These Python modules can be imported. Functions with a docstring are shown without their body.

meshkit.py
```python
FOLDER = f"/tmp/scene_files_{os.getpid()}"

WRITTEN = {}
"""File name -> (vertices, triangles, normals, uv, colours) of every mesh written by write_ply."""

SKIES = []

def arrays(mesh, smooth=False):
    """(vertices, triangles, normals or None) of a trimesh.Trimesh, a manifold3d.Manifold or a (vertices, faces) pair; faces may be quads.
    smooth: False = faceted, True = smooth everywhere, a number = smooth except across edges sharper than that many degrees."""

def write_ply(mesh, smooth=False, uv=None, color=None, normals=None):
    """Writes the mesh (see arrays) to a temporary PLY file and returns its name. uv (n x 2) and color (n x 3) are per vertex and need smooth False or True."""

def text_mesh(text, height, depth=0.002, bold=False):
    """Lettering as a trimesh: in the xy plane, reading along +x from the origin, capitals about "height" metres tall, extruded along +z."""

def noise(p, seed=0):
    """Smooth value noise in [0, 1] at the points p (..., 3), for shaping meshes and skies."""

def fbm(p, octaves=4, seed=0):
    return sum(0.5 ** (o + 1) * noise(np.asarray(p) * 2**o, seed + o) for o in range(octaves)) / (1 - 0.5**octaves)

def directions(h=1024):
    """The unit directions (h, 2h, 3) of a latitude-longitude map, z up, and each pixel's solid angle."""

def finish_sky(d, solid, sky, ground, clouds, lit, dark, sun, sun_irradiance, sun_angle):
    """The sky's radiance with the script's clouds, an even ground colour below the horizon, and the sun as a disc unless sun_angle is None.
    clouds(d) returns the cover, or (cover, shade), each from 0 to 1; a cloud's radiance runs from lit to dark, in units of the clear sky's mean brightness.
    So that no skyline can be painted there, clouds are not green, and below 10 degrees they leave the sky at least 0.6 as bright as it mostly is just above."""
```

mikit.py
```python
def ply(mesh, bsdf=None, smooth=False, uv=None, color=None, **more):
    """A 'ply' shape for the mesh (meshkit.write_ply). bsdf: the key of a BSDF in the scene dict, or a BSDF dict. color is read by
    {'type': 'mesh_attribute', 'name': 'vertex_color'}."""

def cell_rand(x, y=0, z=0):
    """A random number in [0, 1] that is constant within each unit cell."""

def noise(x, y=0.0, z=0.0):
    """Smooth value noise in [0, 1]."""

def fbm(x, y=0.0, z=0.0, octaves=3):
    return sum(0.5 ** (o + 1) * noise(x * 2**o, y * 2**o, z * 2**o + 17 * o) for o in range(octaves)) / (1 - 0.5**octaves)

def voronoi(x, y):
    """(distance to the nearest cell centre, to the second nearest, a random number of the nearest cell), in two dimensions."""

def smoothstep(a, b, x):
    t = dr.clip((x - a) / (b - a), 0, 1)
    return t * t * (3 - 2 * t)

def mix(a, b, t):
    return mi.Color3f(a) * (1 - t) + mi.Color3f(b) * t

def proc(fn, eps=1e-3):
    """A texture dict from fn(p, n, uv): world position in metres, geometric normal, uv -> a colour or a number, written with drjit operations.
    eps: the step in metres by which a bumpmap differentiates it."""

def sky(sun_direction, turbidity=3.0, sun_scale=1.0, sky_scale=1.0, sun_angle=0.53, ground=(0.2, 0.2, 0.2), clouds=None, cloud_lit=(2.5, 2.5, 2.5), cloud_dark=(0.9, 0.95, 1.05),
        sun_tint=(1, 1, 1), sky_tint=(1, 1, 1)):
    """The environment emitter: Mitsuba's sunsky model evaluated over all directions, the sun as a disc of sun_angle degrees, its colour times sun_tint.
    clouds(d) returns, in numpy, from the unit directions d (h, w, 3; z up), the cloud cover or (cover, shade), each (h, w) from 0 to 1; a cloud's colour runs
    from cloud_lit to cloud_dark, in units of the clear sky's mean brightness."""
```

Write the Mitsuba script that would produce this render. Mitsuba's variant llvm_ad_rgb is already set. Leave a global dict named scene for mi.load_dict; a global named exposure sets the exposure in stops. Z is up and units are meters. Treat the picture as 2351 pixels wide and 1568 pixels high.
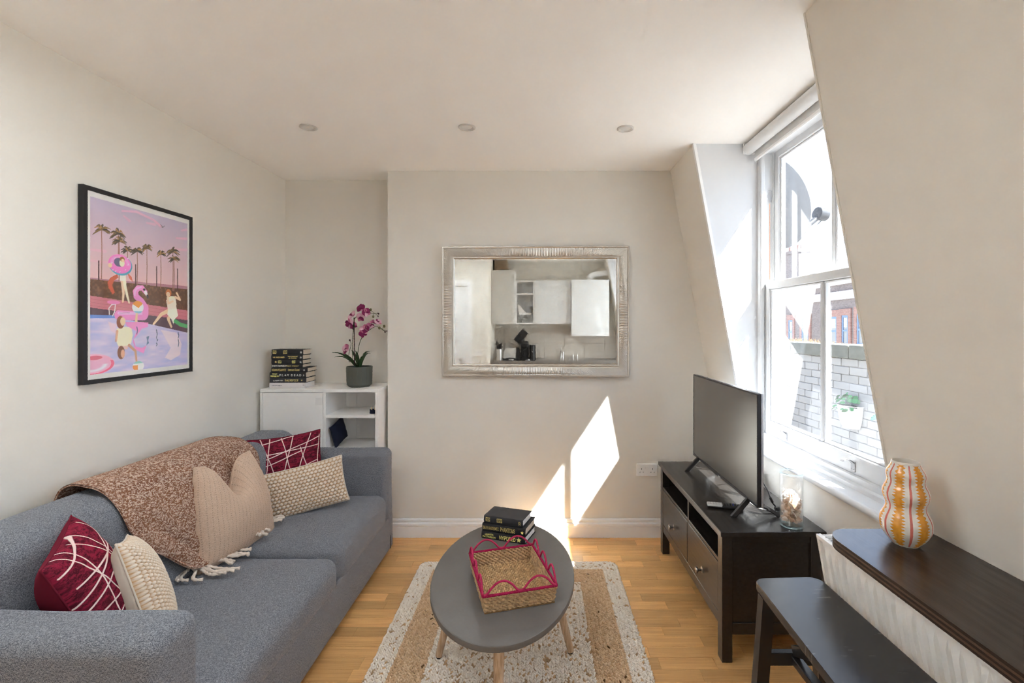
import math, random
import numpy as np, trimesh, mitsuba as mi, mikit, meshkit, drjit as dr
from mikit import noise, fbm, cell_rand, smoothstep, mix, proc

T = mi.ScalarTransform4f
scene, labels = {}, {}
# ------------------------------------------------------------------ camera, sky, sun, exposure
W, H, FPX, VX, VY = 2351.0, 1568.0, 1100.0, 1234.0, 748.0     # vanishing point of the depth lines (shift lens)
CAM = np.array([0.0, 0.0, 1.45])
scene['camera'] = {'type': 'perspective', 'fov': math.degrees(2 * math.atan(W / 2 / FPX)), 'fov_axis': 'x',
                   'principal_point_offset_x': (W / 2 - VX) / W, 'principal_point_offset_y': (H / 2 - VY) / H,
                   'near_clip': 0.02, 'far_clip': 500.0,
                   'to_world': T().look_at(origin=[0, 0, 1.45], target=[0, 1, 1.45], up=[0, 0, 1])}
SUN = np.array([1.18, -1.055, 1.80])
def thin_clouds(d):
    n = meshkit.fbm(d * np.array([2.2, 2.2, 4.0]) + 5.0, 4)
    return np.clip((n - 0.42) * 2.6, 0, 0.85)
scene['sky'] = mikit.sky(SUN, turbidity=3.0, sun_scale=3.0, sky_scale=1.5, ground=(0.30, 0.28, 0.26), clouds=thin_clouds,
                         cloud_lit=(2.6, 2.6, 2.7), cloud_dark=(1.0, 1.02, 1.08), sun_tint=(0.775, 0.97, 1.28))
exposure = 3.62

# ------------------------------------------------------------------ helpers
def num(key):
    if key not in scene and key not in labels: return key
    k = 1
    while f'{key}_{k:03d}' in scene or f'{key}_{k:03d}' in labels: k += 1
    return f'{key}_{k:03d}'
def tag(key, label=None, cat=None, group=None, kind=None):
    d = labels.setdefault(key, {})
    for a, b in (('label', label), ('category', cat), ('group', group), ('kind', kind)):
        if b: d[a] = b
    return key
def thing(name, label, cat, group=None):
    return tag(num(name), label, cat, group)
def put(name, mesh, m, parent=None, smooth=False, label=None, cat=None, group=None, kind=None, uv=None, color=None, **more):
    key = num(f'{parent}__{name}' if parent else name)
    scene[key] = mikit.ply(mesh, m, smooth, uv=uv, color=color, **more)
    if label or cat or group or kind: tag(key, label, cat, group, kind)
    return key
def struct(name, mesh, m, parent=None, smooth=False, label=None, **k):
    return put(name, mesh, m, parent, smooth, label=label, kind=None if parent else 'structure', **k)
cat_ = trimesh.util.concatenate
def join(ms):
    ms = [m if isinstance(m, trimesh.Trimesh) else trimesh.Trimesh(m[0], m[1], process=False) for m in ms]
    return cat_(ms)
def box(x0, x1, y0, y1, z0, z1):
    v = np.array([[x, y, z] for x in (x0, x1) for y in (y0, y1) for z in (z0, z1)], float)
    f = np.array([[0, 1, 3], [0, 3, 2], [4, 6, 7], [4, 7, 5], [0, 4, 5], [0, 5, 1], [2, 3, 7], [2, 7, 6], [0, 2, 6], [0, 6, 4], [1, 5, 7], [1, 7, 3]])
    return trimesh.Trimesh(v, f, process=False)
def cbox(x0, x1, y0, y1, z0, z1, c=0.004):
    lo, hi = np.array([x0, y0, z0], float), np.array([x1, y1, z1], float)
    c = min(c, 0.45 * (hi - lo).min())
    pts = []
    for s in np.ndindex(2, 2, 2):
        p = np.where(np.array(s) == 1, hi, lo); inn = np.where(np.array(s) == 1, hi - c, lo + c)
        for k in range(3):
            q = inn.copy(); q[k] = p[k]; pts.append(q)
    return trimesh.convex.convex_hull(np.array(pts))
def hull(pts): return trimesh.convex.convex_hull(np.asarray(pts, float))
def extrude(poly, axis, a, b):
    """polygon of (u,v) pairs extruded along an axis: axis 0 -> (u,v)=(y,z), 1 -> (x,z), 2 -> (x,y)"""
    from shapely.geometry import Polygon
    m = trimesh.creation.extrude_polygon(Polygon(poly), b - a, engine='earcut')
    v = m.vertices.copy(); u, w, t = v[:, 0], v[:, 1], v[:, 2] + a
    m.vertices = np.stack({0: (t, u, w), 1: (u, t, w), 2: (u, w, t)}[axis], 1)
    m.fix_normals()
    return m
def tube(path, r, n=8, closed=False, caps=True):
    p = np.asarray(path, float); N = len(p)
    r = np.broadcast_to(np.asarray(r, float), (N,))
    t = np.roll(p, -1, 0) - np.roll(p, 1, 0) if closed else np.gradient(p, axis=0)
    t /= np.linalg.norm(t, axis=1, keepdims=True) + 1e-12
    a = np.cross(t[0], [0, 0, 1] if abs(t[0][2]) < 0.9 else [1, 0, 0]); a /= np.linalg.norm(a)
    A = []
    for k in range(N):
        a = a - t[k] * (a @ t[k]); a /= np.linalg.norm(a) + 1e-12; A.append(a)
    A = np.array(A); B = np.cross(t, A)
    th = np.arange(n) * 2 * np.pi / n
    v = (p[:, None] + r[:, None, None] * (np.cos(th)[None, :, None] * A[:, None] + np.sin(th)[None, :, None] * B[:, None])).reshape(-1, 3)
    i = np.arange(N if closed else N - 1)[:, None]; j = np.arange(n)[None]
    i2, j2 = (i + 1) % N, (j + 1) % n
    q = [(i * n + j), (i * n + j2), (i2 * n + j2), (i2 * n + j)]
    q = [np.broadcast_to(x, (len(i), n)).ravel() for x in q]
    f = np.vstack([np.stack([q[0], q[1], q[2]], 1), np.stack([q[0], q[2], q[3]], 1)])
    if caps and not closed:
        v = np.vstack([v, p[:1], p[-1:]]); c0, c1 = N * n, N * n + 1; jj = np.arange(n); e = (N - 1) * n
        f = np.vstack([f, np.stack([np.full(n, c0), (jj + 1) % n, jj], 1), np.stack([np.full(n, c1), e + jj, e + (jj + 1) % n], 1)])
    return trimesh.Trimesh(v, f, process=False)
def rod(a, b, r0, r1=None, n=10): return tube([a, b], [r0, r0 if r1 is None else r1], n)
def spline(pts, n):
    from scipy.interpolate import CubicSpline
    pts = np.asarray(pts, float); s = np.r_[0, np.cumsum(np.linalg.norm(np.diff(pts, axis=0), axis=1))]
    return CubicSpline(s, pts)(np.linspace(0, s[-1], n))
def lathe(profile, n=48, c=(0, 0, 0)):
    """profile (r,z) from bottom to top, outside walked upwards; open or closed on the axis"""
    p = np.asarray(profile, float); N = len(p); th = np.arange(n) * 2 * np.pi / n
    v = np.stack([p[:, :1] * np.cos(th), p[:, :1] * np.sin(th), np.repeat(p[:, 1:], n, 1)], -1).reshape(-1, 3) + np.array(c)
    i, j = np.meshgrid(np.arange(N - 1), np.arange(n), indexing='ij'); j2 = (j + 1) % n
    a, b, cc, d = i * n + j, i * n + j2, (i + 1) * n + j2, (i + 1) * n + j
    f = np.vstack([np.stack([a, b, cc], -1).reshape(-1, 3), np.stack([a, cc, d], -1).reshape(-1, 3)])
    return trimesh.Trimesh(v, f, process=False)
def grid(P, flip=False, wrap=False):
    """P (n, m, 3) -> mesh"""
    n, m = P.shape[:2]; i, j = np.meshgrid(np.arange(n - 1), np.arange(m - 1), indexing='ij')
    a, b, c, d = i * m + j, (i + 1) * m + j, (i + 1) * m + j + 1, i * m + j + 1
    f = np.vstack([np.stack([a, b, c], -1).reshape(-1, 3), np.stack([a, c, d], -1).reshape(-1, 3)])
    return trimesh.Trimesh(P.reshape(-1, 3), f[:, ::-1] if flip else f, process=False)
def scatter(base, mats):
    """copies of base (trimesh) under (n,4,4) matrices as one mesh"""
    v = np.einsum('kij,nj->kni', mats[:, :3, :3], base.vertices) + mats[:, None, :3, 3]
    f = base.faces[None] + (np.arange(len(mats)) * len(base.vertices))[:, None, None]
    return trimesh.Trimesh(v.reshape(-1, 3), f.reshape(-1, 3), process=False)
def softbox(lo, hi, r, seg=0.04, fn=None):
    lo, hi = np.asarray(lo, float), np.asarray(hi, float); r = min(r, 0.499 * (hi - lo).min())
    def ax(k):
        L = hi[k] - lo[k]; e = r * (1 - np.tan(np.linspace(np.pi / 4, 0, 6)[:-1])); n = max(2, int((L - 2 * r) / seg) + 1)
        return np.r_[lo[k] + e, np.linspace(lo[k] + r, hi[k] - r, n), hi[k] - e[::-1]]
    A = [ax(k) for k in range(3)]; ms = []
    for k in range(3):
        a, b = [(1, 2), (2, 0), (0, 1)][k]
        for s in (0, 1):
            U, V = np.meshgrid(A[a], A[b], indexing='ij'); P = np.zeros(U.shape + (3,)); P[..., a] = U; P[..., b] = V; P[..., k] = hi[k] if s else lo[k]
            ms.append(grid(P, flip=not s))
    m = cat_(ms); q = m.vertices; c = np.clip(q, lo + r, hi - r); d = q - c
    m.vertices = c + r * d / (np.linalg.norm(d, axis=1, keepdims=True) + 1e-12)
    m.merge_vertices(digits_vertex=6)
    if fn: m.vertices = fn(np.array(m.vertices))
    return m
def ball(c, r, sub=2):
    m = trimesh.creation.icosphere(subdivisions=sub, radius=1.0); m.vertices = m.vertices * np.asarray(r) + np.asarray(c); return m
def frame_mat(c, A, B):
    A = np.asarray(A, float); A /= np.linalg.norm(A); B = np.asarray(B, float); B = B - A * (A @ B); B /= np.linalg.norm(B)
    M = np.eye(4); M[:3, 0], M[:3, 1], M[:3, 2], M[:3, 3] = A, B, np.cross(A, B), c; return M
def moved(m, M): m = m.copy(); m.apply_transform(M); return m
def rotz(a, c=(0, 0, 0)):
    return trimesh.transformations.rotation_matrix(a, [0, 0, 1], c)
def at(x, y, d): return np.array([(x - VX) * d / FPX, d, 1.45 - (y - VY) * d / FPX])

# ------------------------------------------------------------------ materials
def mat(name, color, rough=0.6, spec=0.4, metallic=0.0, two=True, **k):
    b = {'type': 'principled', 'base_color': {'type': 'rgb', 'value': list(color)} if not isinstance(color, dict) else color, 'roughness': rough, 'specular': spec, 'metallic': metallic, **k}
    scene[name] = {'type': 'twosided', 'bsdf': b} if two else b
    return name
def bumped(name, color, bump, scale, rough=0.8, spec=0.3, **k):
    b = {'type': 'principled', 'base_color': color if isinstance(color, dict) else {'type': 'rgb', 'value': list(color)}, 'roughness': rough, 'specular': spec, **k}
    scene[name] = {'type': 'twosided', 'bsdf': {'type': 'bumpmap', 'arbitrary': bump, 'scale': scale, 'bsdf': b}}
    return name
mat('m_wall', (0.715, 0.685, 0.625), 0.85, 0.2)
mat('m_ceiling', (0.80, 0.775, 0.735), 0.9, 0.15)
mat('m_white', (0.80, 0.80, 0.795), 0.38, 0.45)
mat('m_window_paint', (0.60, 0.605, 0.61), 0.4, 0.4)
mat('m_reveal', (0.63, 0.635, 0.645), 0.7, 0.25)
mat('m_cabinet', (0.76, 0.75, 0.73), 0.45, 0.4)
mat('m_gloss_white', (0.68, 0.685, 0.685), 0.06, 0.6)
mat('m_radiator', (0.80, 0.785, 0.755), 0.4, 0.45)
mat('m_blind', (0.66, 0.66, 0.65), 0.7, 0.3)
mat('m_black', (0.012, 0.011, 0.011), 0.32, 0.5)
mat('m_black_matt', (0.016, 0.016, 0.017), 0.55, 0.4)
mat('m_plastic_grey', (0.40, 0.40, 0.41), 0.35, 0.5)
mat('m_chrome', (0.75, 0.75, 0.76), 0.12, 0.5, 1.0)
mat('m_steel', (0.62, 0.61, 0.60), 0.3, 0.5, 1.0)
mat('m_knob', (0.30, 0.28, 0.26), 0.3, 0.5, 1.0)
mat('m_dark_hole', (0.02, 0.02, 0.02), 0.8)
mat('m_vc', {'type': 'mesh_attribute', 'name': 'vertex_color'}, 0.85, 0.2)
mat('m_print', {'type': 'mesh_attribute', 'name': 'vertex_color'}, 0.5, 0.3)
scene['m_pane'] = {'type': 'thindielectric', 'int_ior': 1.5}
scene['m_glass'] = {'type': 'dielectric', 'int_ior': 1.5}
scene['m_mirror'] = {'type': 'conductor', 'material': 'none', 'specular_reflectance': {'type': 'rgb', 'value': [0.90, 0.91, 0.90]}}
# ------------------------------------------------------------------ the room
ZC, YB, YA = 2.516, 3.295, 3.507            # ceiling, chimney breast, alcove back
def XL(y): return -1.846 - 0.02 * (YA - y)  # left wall (a little out of square)
def XS(z): return 0.913 + 0.1815 * (ZC - z) # sloping mansard wall
XO = 1.43                                    # outer face of the mansard
W1, W2 = (1.635, 2.81), (-0.98, 0.56)        # the two dormer recesses (y)
ZSILL, ZHEAD = 0.76, 2.48
YK = -1.46                                   # kitchen end wall

def oak(tone):
    def fn(p, n, uv):
        g = fbm(p.x * 3.0 + tone * 31, p.y * 95.0, tone * 7.0, 3)
        f = fbm(p.x * 14.0, p.y * 420.0 + tone * 13, 3.0, 2)
        t = dr.clip(0.55 * g + 0.45 * f, 0, 1)
        a = mi.Color3f(0.53, 0.255, 0.085); b = mi.Color3f(0.80, 0.49, 0.205)
        return (a + (b - a) * t) * (0.80 + 0.10 * tone)
    return fn
for k in range(4):
    bumped(f'm_oak_{k}', proc(oak(k * 1.0)), proc(lambda p, n, uv: fbm(p.x * 9.0, p.y * 300.0, 1.0, 2)), 0.0002, 0.32, 0.5)
mat('m_floor_gap', (0.26, 0.125, 0.045), 0.7)
struct('floor', box(-2.3, XO + 0.05, YK - 0.2, 3.75, -0.15, -0.006), 'm_floor_gap', label='oak parquet floor of short honey-coloured boards')
rng = random.Random(4)
rows = np.arange(0.95, 3.29, 0.0715)
oakp = {}
for r, y in enumerate(rows):
    x = -1.0 - rng.random() * 0.35
    while x < 1.36:
        L = rng.choice([0.24, 0.30, 0.36, 0.36, 0.42, 0.50]); x1 = min(x + L, 1.37)
        if x1 - x > 0.02:
            m = box(x + 0.0004, x1 - 0.0004, y + 0.0004, min(y + 0.0711, YB), -0.012, rng.uniform(-0.0006, 0.0))
            put('plank', m, f'm_oak_{rng.choice([0, 1, 1, 2, 2, 3])}', 'floor')
        x = x1
rest = []
for y in np.arange(YK, 3.52, 0.0715):
    for (a, b) in (((-2.2, 1.40),) if y < 0.94 else ((-2.2, -1.0),)):
        x = a - rng.random() * 0.3
        while x < b:
            L = rng.choice([0.3, 0.36, 0.42, 0.5]); rest.append(box(x + 0.0006, min(x + L, b) - 0.0006, y + 0.0006, y + 0.0709, -0.012, -0.001 - 0.0006 * rng.random())); x += L
put('board_field', join(rest), 'm_oak_1', 'floor', kind='stuff', label='remaining oak boards under the sofa and towards the kitchen')

from shapely.geometry import Polygon, box as sbox
SKY = (-1.35, -0.38, 0.56, 1.43)            # rooflight above the camera
_c = trimesh.creation.extrude_polygon(sbox(-2.3, YK - 0.2, XO + 0.05, 3.75).difference(sbox(SKY[0], SKY[2], SKY[1], SKY[3])), 0.15, engine='earcut'); _c.apply_translation((0, 0, ZC))
struct('ceiling', _c, 'm_ceiling', label='plain white ceiling')
scene['m_diffuser'] = {'type': 'principledthin', 'base_color': {'type': 'rgb', 'value': [0.90, 0.90, 0.90]}, 'roughness': 0.9, 'diff_trans': 1.7, 'spec_trans': 0.0, 'eta': 1.3}
_k = tag('window_3', 'rooflight with a white diffusing panel', kind='structure')
put('diffuser', (np.array([[SKY[0], SKY[2], ZC + .04], [SKY[1], SKY[2], ZC + .04], [SKY[1], SKY[3], ZC + .04], [SKY[0], SKY[3], ZC + .04]]), np.array([[0, 1, 2], [0, 2, 3]])), 'm_diffuser', _k)
put('frame', join([cbox(SKY[0] - .03, SKY[1] + .03, SKY[2] - .03, SKY[2] + .004, ZC - .012, ZC + .05, .003), cbox(SKY[0] - .03, SKY[1] + .03, SKY[3] - .004, SKY[3] + .03, ZC - .012, ZC + .05, .003), cbox(SKY[0] - .03, SKY[0] + .004, SKY[2], SKY[3], ZC - .012, ZC + .05, .003), cbox(SKY[1] - .004, SKY[1] + .03, SKY[2], SKY[3], ZC - .012, ZC + .05, .003)]), 'm_white', _k)
struct('wall_left', extrude([(XL(-0.1) - 0.15, -0.1), (XL(-0.1), -0.1), (XL(3.75), 3.75), (XL(3.75) - 0.15, 3.75)], 2, -0.1, ZC + 0.05), 'm_wall', label='greige side wall behind the sofa')
struct('wall_back', box(-1.03, XO + 0.05, YB, 3.75, -0.1, ZC + 0.05), 'm_wall', label='greige chimney breast wall carrying the mirror')
struct('wall_alcove', box(-2.1, -1.02, YA, 3.75, -0.1, ZC + 0.05), 'm_wall', label='alcove wall behind the orchid')

def mansard(y0, y1): return extrude([(XS(ZC + 0.06), ZC + 0.06), (XS(-0.05), -0.05), (XO + 0.02, -0.05), (XO + 0.02, ZC + 0.06)], 1, y0, y1)
def apron(y0, y1): return extrude([(XS(ZSILL), ZSILL), (XS(-0.05), -0.05), (XO + 0.02, -0.05), (XO + 0.02, ZSILL)], 1, y0, y1)
def lintel(y0, y1): return box(1.30, XO + 0.02, y0, y1, ZHEAD, ZC + 0.06)
struct('wall_right', join([mansard(YK - 0.2, W2[0]), apron(*W2), lintel(*W2), mansard(W2[1], W1[0]), apron(*W1), lintel(*W1), mansard(W1[1], 3.4)]), 'm_wall',
       label='sloping greige mansard wall with the window recess')
def cheek(y0, y1):   # white lining of the recess sides
    z0, z1 = ZSILL + 0.02, ZC
    return extrude([(XS(z1) + 0.002, z1), (XS(z0) + 0.002, z0), (1.43, z0), (1.43, z1)], 1, y0, y1)
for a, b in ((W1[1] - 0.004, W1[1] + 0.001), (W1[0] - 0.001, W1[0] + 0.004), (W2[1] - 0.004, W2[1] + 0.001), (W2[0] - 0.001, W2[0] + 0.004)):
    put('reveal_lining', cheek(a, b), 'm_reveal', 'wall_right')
def edge_strip(y0, y1):
    z0, z1, t = 0.72, ZC, 0.004
    return extrude([(XS(z1) - t, z1), (XS(z0) - t, z0), (XS(z0) + 0.012, z0), (XS(z1) + 0.012, z1)], 1, y0, y1)
struct('trim_1', edge_strip(W1[1] - 0.012, W1[1] + 0.012), 'm_white', label='white timber strip down the far edge of the window recess')
struct('trim_2', edge_strip(W1[0] - 0.004, W1[0] + 0.005), 'm_wall', label='thin bead down the near edge of the window recess')
for k, w in enumerate((W1, W2)):
    struct(f'trim_{3 + k}', join([box(1.18 + 0.05, 1.45, w[0] - 0.0, w[1], ZSILL - 0.005, 0.79), hull(np.vstack([tube([(1.205, w[0] - 0.02, 0.775), (1.205, w[1] + 0.0, 0.775)], 0.0155, 12).vertices, box(1.22, 1.25, w[0] - 0.02, w[1], 0.7595, 0.7905).vertices])),
        box(1.275, 1.33, w[0], w[1], 0.788, 0.808), box(1.30, 1.33, w[0], w[1], 0.80, 0.832)]), 'm_window_paint', smooth=35, label=('white painted window sill with rounded nose', 'white painted sill of the kitchen window')[k])

# moulded skirting board on the chimney breast
prof = [(0, 0), (0.018, 0), (0.018, 0.072), (0.016, 0.076), (0.020, 0.080), (0.020, 0.094), (0.017, 0.098), (0.010, 0.102), (0.012, 0.108), (0.012, 0.119), (0.008, 0.125), (0, 0.127)]
struct('baseboard_back', extrude([(YB - a, b) for a, b in prof], 0, -1.03, 1.36), 'm_white', smooth=35, label='white moulded skirting board below the mirror wall')
struct('baseboard_left', extrude([(-1.86 + a, b) for a, b in prof], 1, 0.0, 3.15), 'm_white', smooth=35, label='white skirting board behind the sofa')

# ------------------------------------------------------------------ sash windows
mat('m_putty', (0.35, 0.37, 0.40), 0.7)
mat('m_bare_wood', (0.62, 0.36, 0.24), 0.8)
def sash_window(name, y0, y1, label):
    w = tag(name, label, kind='structure')
    jam = []
    for s, ya in ((1, y0), (-1, y1)):
        yy = sorted((ya, ya + s * 0.030)); jam.append(cbox(1.295, 1.43, *yy, 0.80, ZHEAD + 0.02, 0.003))
        yy = sorted((ya, ya + s * 0.042)); jam.append(cbox(1.288, 1.316, *yy, 0.80, ZHEAD, 0.006))       # staff bead
        yy = sorted((ya, ya + s * 0.038)); jam.append(cbox(1.362, 1.372, *yy, 0.80, ZHEAD, 0.002))       # parting bead
        yy = sorted((ya, ya + s * 0.052)); jam.append(cbox(1.412, 1.43, *yy, 0.80, ZHEAD, 0.003))
    jam += [cbox(1.295, 1.46, y0, y1, ZHEAD - 0.03, ZHEAD + 0.03, 0.003), cbox(1.288, 1.316, y0, y1, ZHEAD - 0.04, ZHEAD, 0.006), box(1.30, 1.48, y0, y1, 0.77, 0.81)]
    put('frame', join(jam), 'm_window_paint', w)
    a, b = y0 + 0.032, y1 - 0.032; mid = (a + b) / 2 + 0.01
    def sash(x0, x1, z0, z1, bot, top, st, glassx):
        ms = [cbox(x0, x1, a, a + st, z0, z1, .003), cbox(x0, x1, b - st, b, z0, z1, .003), cbox(x0, x1, a, b, z0, z0 + bot, .003), cbox(x0, x1, a, b, z1 - top, z1, .003), cbox(x0 + .004, x1 - .004, mid - .011, mid + .011, z0 + bot, z1 - top, .006)]
        beads = []
        for (c0, c1) in ((a + st, mid - .011), (mid + .011, b - st)):          # glazing mouldings round each light
            for (ya, yb, za, zb) in ((c0, c0 + .010, z0 + bot, z1 - top), (c1 - .010, c1, z0 + bot, z1 - top), (c0, c1, z0 + bot, z0 + bot + .010), (c0, c1, z1 - top - .010, z1 - top)):
                beads.append(cbox(x0 + .010, x1 - .006, ya, yb, za, zb, .004))
        return join(ms + beads), [(c0 + .003, c1 - .003, z0 + bot + .003, z1 - top - .003, glassx) for (c0, c1) in ((a + st, mid - .011), (mid + .011, b - st))]
    zm = 1.70
    for nm, (x0, x1, z0, z1, bot, top, st, gx) in (('lower_sash', (1.318, 1.360, 0.832, zm, 0.078, 0.042, 0.048, 1.345)), ('upper_sash', (1.372, 1.412, zm - 0.038, ZHEAD - 0.02, 0.036, 0.05, 0.048, 1.398))):
        m, lights = sash(x0, x1, z0, z1, bot, top, st, gx)
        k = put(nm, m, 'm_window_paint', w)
        for (ya, yb, za, zb, gx) in lights:
            put('pane', (np.array([[gx, ya, za], [gx, yb, za], [gx, yb, zb], [gx, ya, zb]]), np.array([[0, 1, 2], [0, 2, 3]])), 'm_pane', k)
    return w, (a, b, zm)
w1, (wa, wb, zm) = sash_window('window_1', W1[0], W1[1], 'white painted timber sash window with two over two panes')
put('pulley', join([rod((1.347, W1[1] - .029, 2.20), (1.347, W1[1] - .034, 2.20), .016, n=14), cbox(1.335, 1.359, W1[1] - .033, W1[1] - .029, 2.165, 2.235, .003)]), 'm_plastic_grey', w1, label='worn grey sash pulley')
put('worn_strip', cbox(1.3455, 1.349, W1[1] - .0325, W1[1] - .029, zm + .02, 2.16, .0008), 'm_bare_wood', w1, label='bare wood where the sash cord has rubbed')
def sash_lift(y, z):
    hook = spline([(1.316, y, z + .006), (1.300, y + .001, z + .020), (1.282, y + .002, z + .024), (1.272, y + .003, z + .016)], 12)
    v = []
    for p in hook: v.append([p + np.array([0, dy, 0]) for dy in (-.013, -.006, .006, .013)])
    top = grid(np.array(v)); bot = top.copy(); bot.vertices = bot.vertices - np.array([0.002, 0, 0.003]); bot.faces = bot.faces[:, ::-1]
    return join([cbox(1.3135, 1.319, y - .014, y + .014, z - .030, z + .014, .002), ball((1.313, y - .007, z - .018), .0025, 1), ball((1.313, y + .007, z - .018), .0025, 1), top, bot])
for y in (1.32 * 1100 / 571.5, 1.32 * 1100 / 727.0):
    k = put('sash_lift', sash_lift(y, 0.872), 'm_plastic_grey', 'window_1__lower_sash', label='grey metal sash lift')
# the second dormer, by the kitchen; its blind is down
w2, _ = sash_window('window_2', W2[0], W2[1], 'second sash window beside the kitchen')

def roller(name, y0, y1, zbot, label):
    b = thing(name, label, 'blind')
    put('roll', tube([(1.232, y0, 2.481), (1.232, y1, 2.481)], 0.033, 20), 'm_blind', b, smooth=40)
    put('bracket', cbox(1.20, 1.27, y1 - .008, y1 - .001, 2.45, ZC - .001, .004), 'm_white', b)
    put('bracket', cbox(1.20, 1.27, y0 + .001, y0 + .008, 2.45, ZC - .001, .004), 'm_white', b)
    put('fabric', box(1.2635, 1.2648, y0 + .014, y1 - .014, zbot, 2.49), 'm_blind', b)
    put('hem_bar', cbox(1.258, 1.271, y0 + .014, y1 - .014, zbot - .022, zbot, .005), 'm_white', b)
roller('roller_blind', W1[0] + .01, W1[1] - .01, 2.425, 'white roller blind rolled up under the ceiling over the sash window')

# ------------------------------------------------------------------ kitchen end behind the camera (seen in the mirror)
YR = -0.05
struct('wall_rear', join([box(-2.2, -1.62, YR - .1, YR, -.1, ZC), box(-1.62, -1.09, YR - .1, YR, 2.02, ZC), box(-1.09, -0.82, YR - .1, YR, -.1, ZC)]), 'm_wall', label='greige wall with the white door')
struct('wall_kitchen', join([box(-1.05, XO, YK - .15, YK, -.1, ZC), box(-0.97, -0.90, YK, YR - .1, -.1, ZC)]), 'm_wall', label='greige kitchen end wall')
d = tag('door_1', 'white panelled door in a moulded frame', kind='structure')
arch = []
for (x0, x1, z0, z1) in ((-1.12, -1.04, 0, 2.08), (-1.69, -1.61, 0, 2.08), (-1.69, -1.04, 2.0, 2.08)):
    arch += [cbox(x0, x1, YR - .06, YR + .018, z0, z1, .006)]
    dx = .02 if x1 - x0 < .2 else 0; dz = .02 if x1 - x0 > .2 else 0
    arch += [cbox(x0 + dx, x1 - dx, YR, YR + .026, z0 + dz, z1 - dz, .006)]
put('frame', join(arch), 'm_white', d)
put('leaf', join([cbox(-1.61, -1.12, YR - .045, YR - .01, 0.005, 1.998, .003)] + [cbox(x0, x1, YR - .012, YR - .004, z0, z1, .004) for (x0, x1, z0, z1) in ((-1.57, -1.39, .2, .85), (-1.34, -1.16, .2, .85), (-1.57, -1.39, 1.15, 1.9), (-1.34, -1.16, 1.15, 1.9))]), 'm_white', d)
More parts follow.
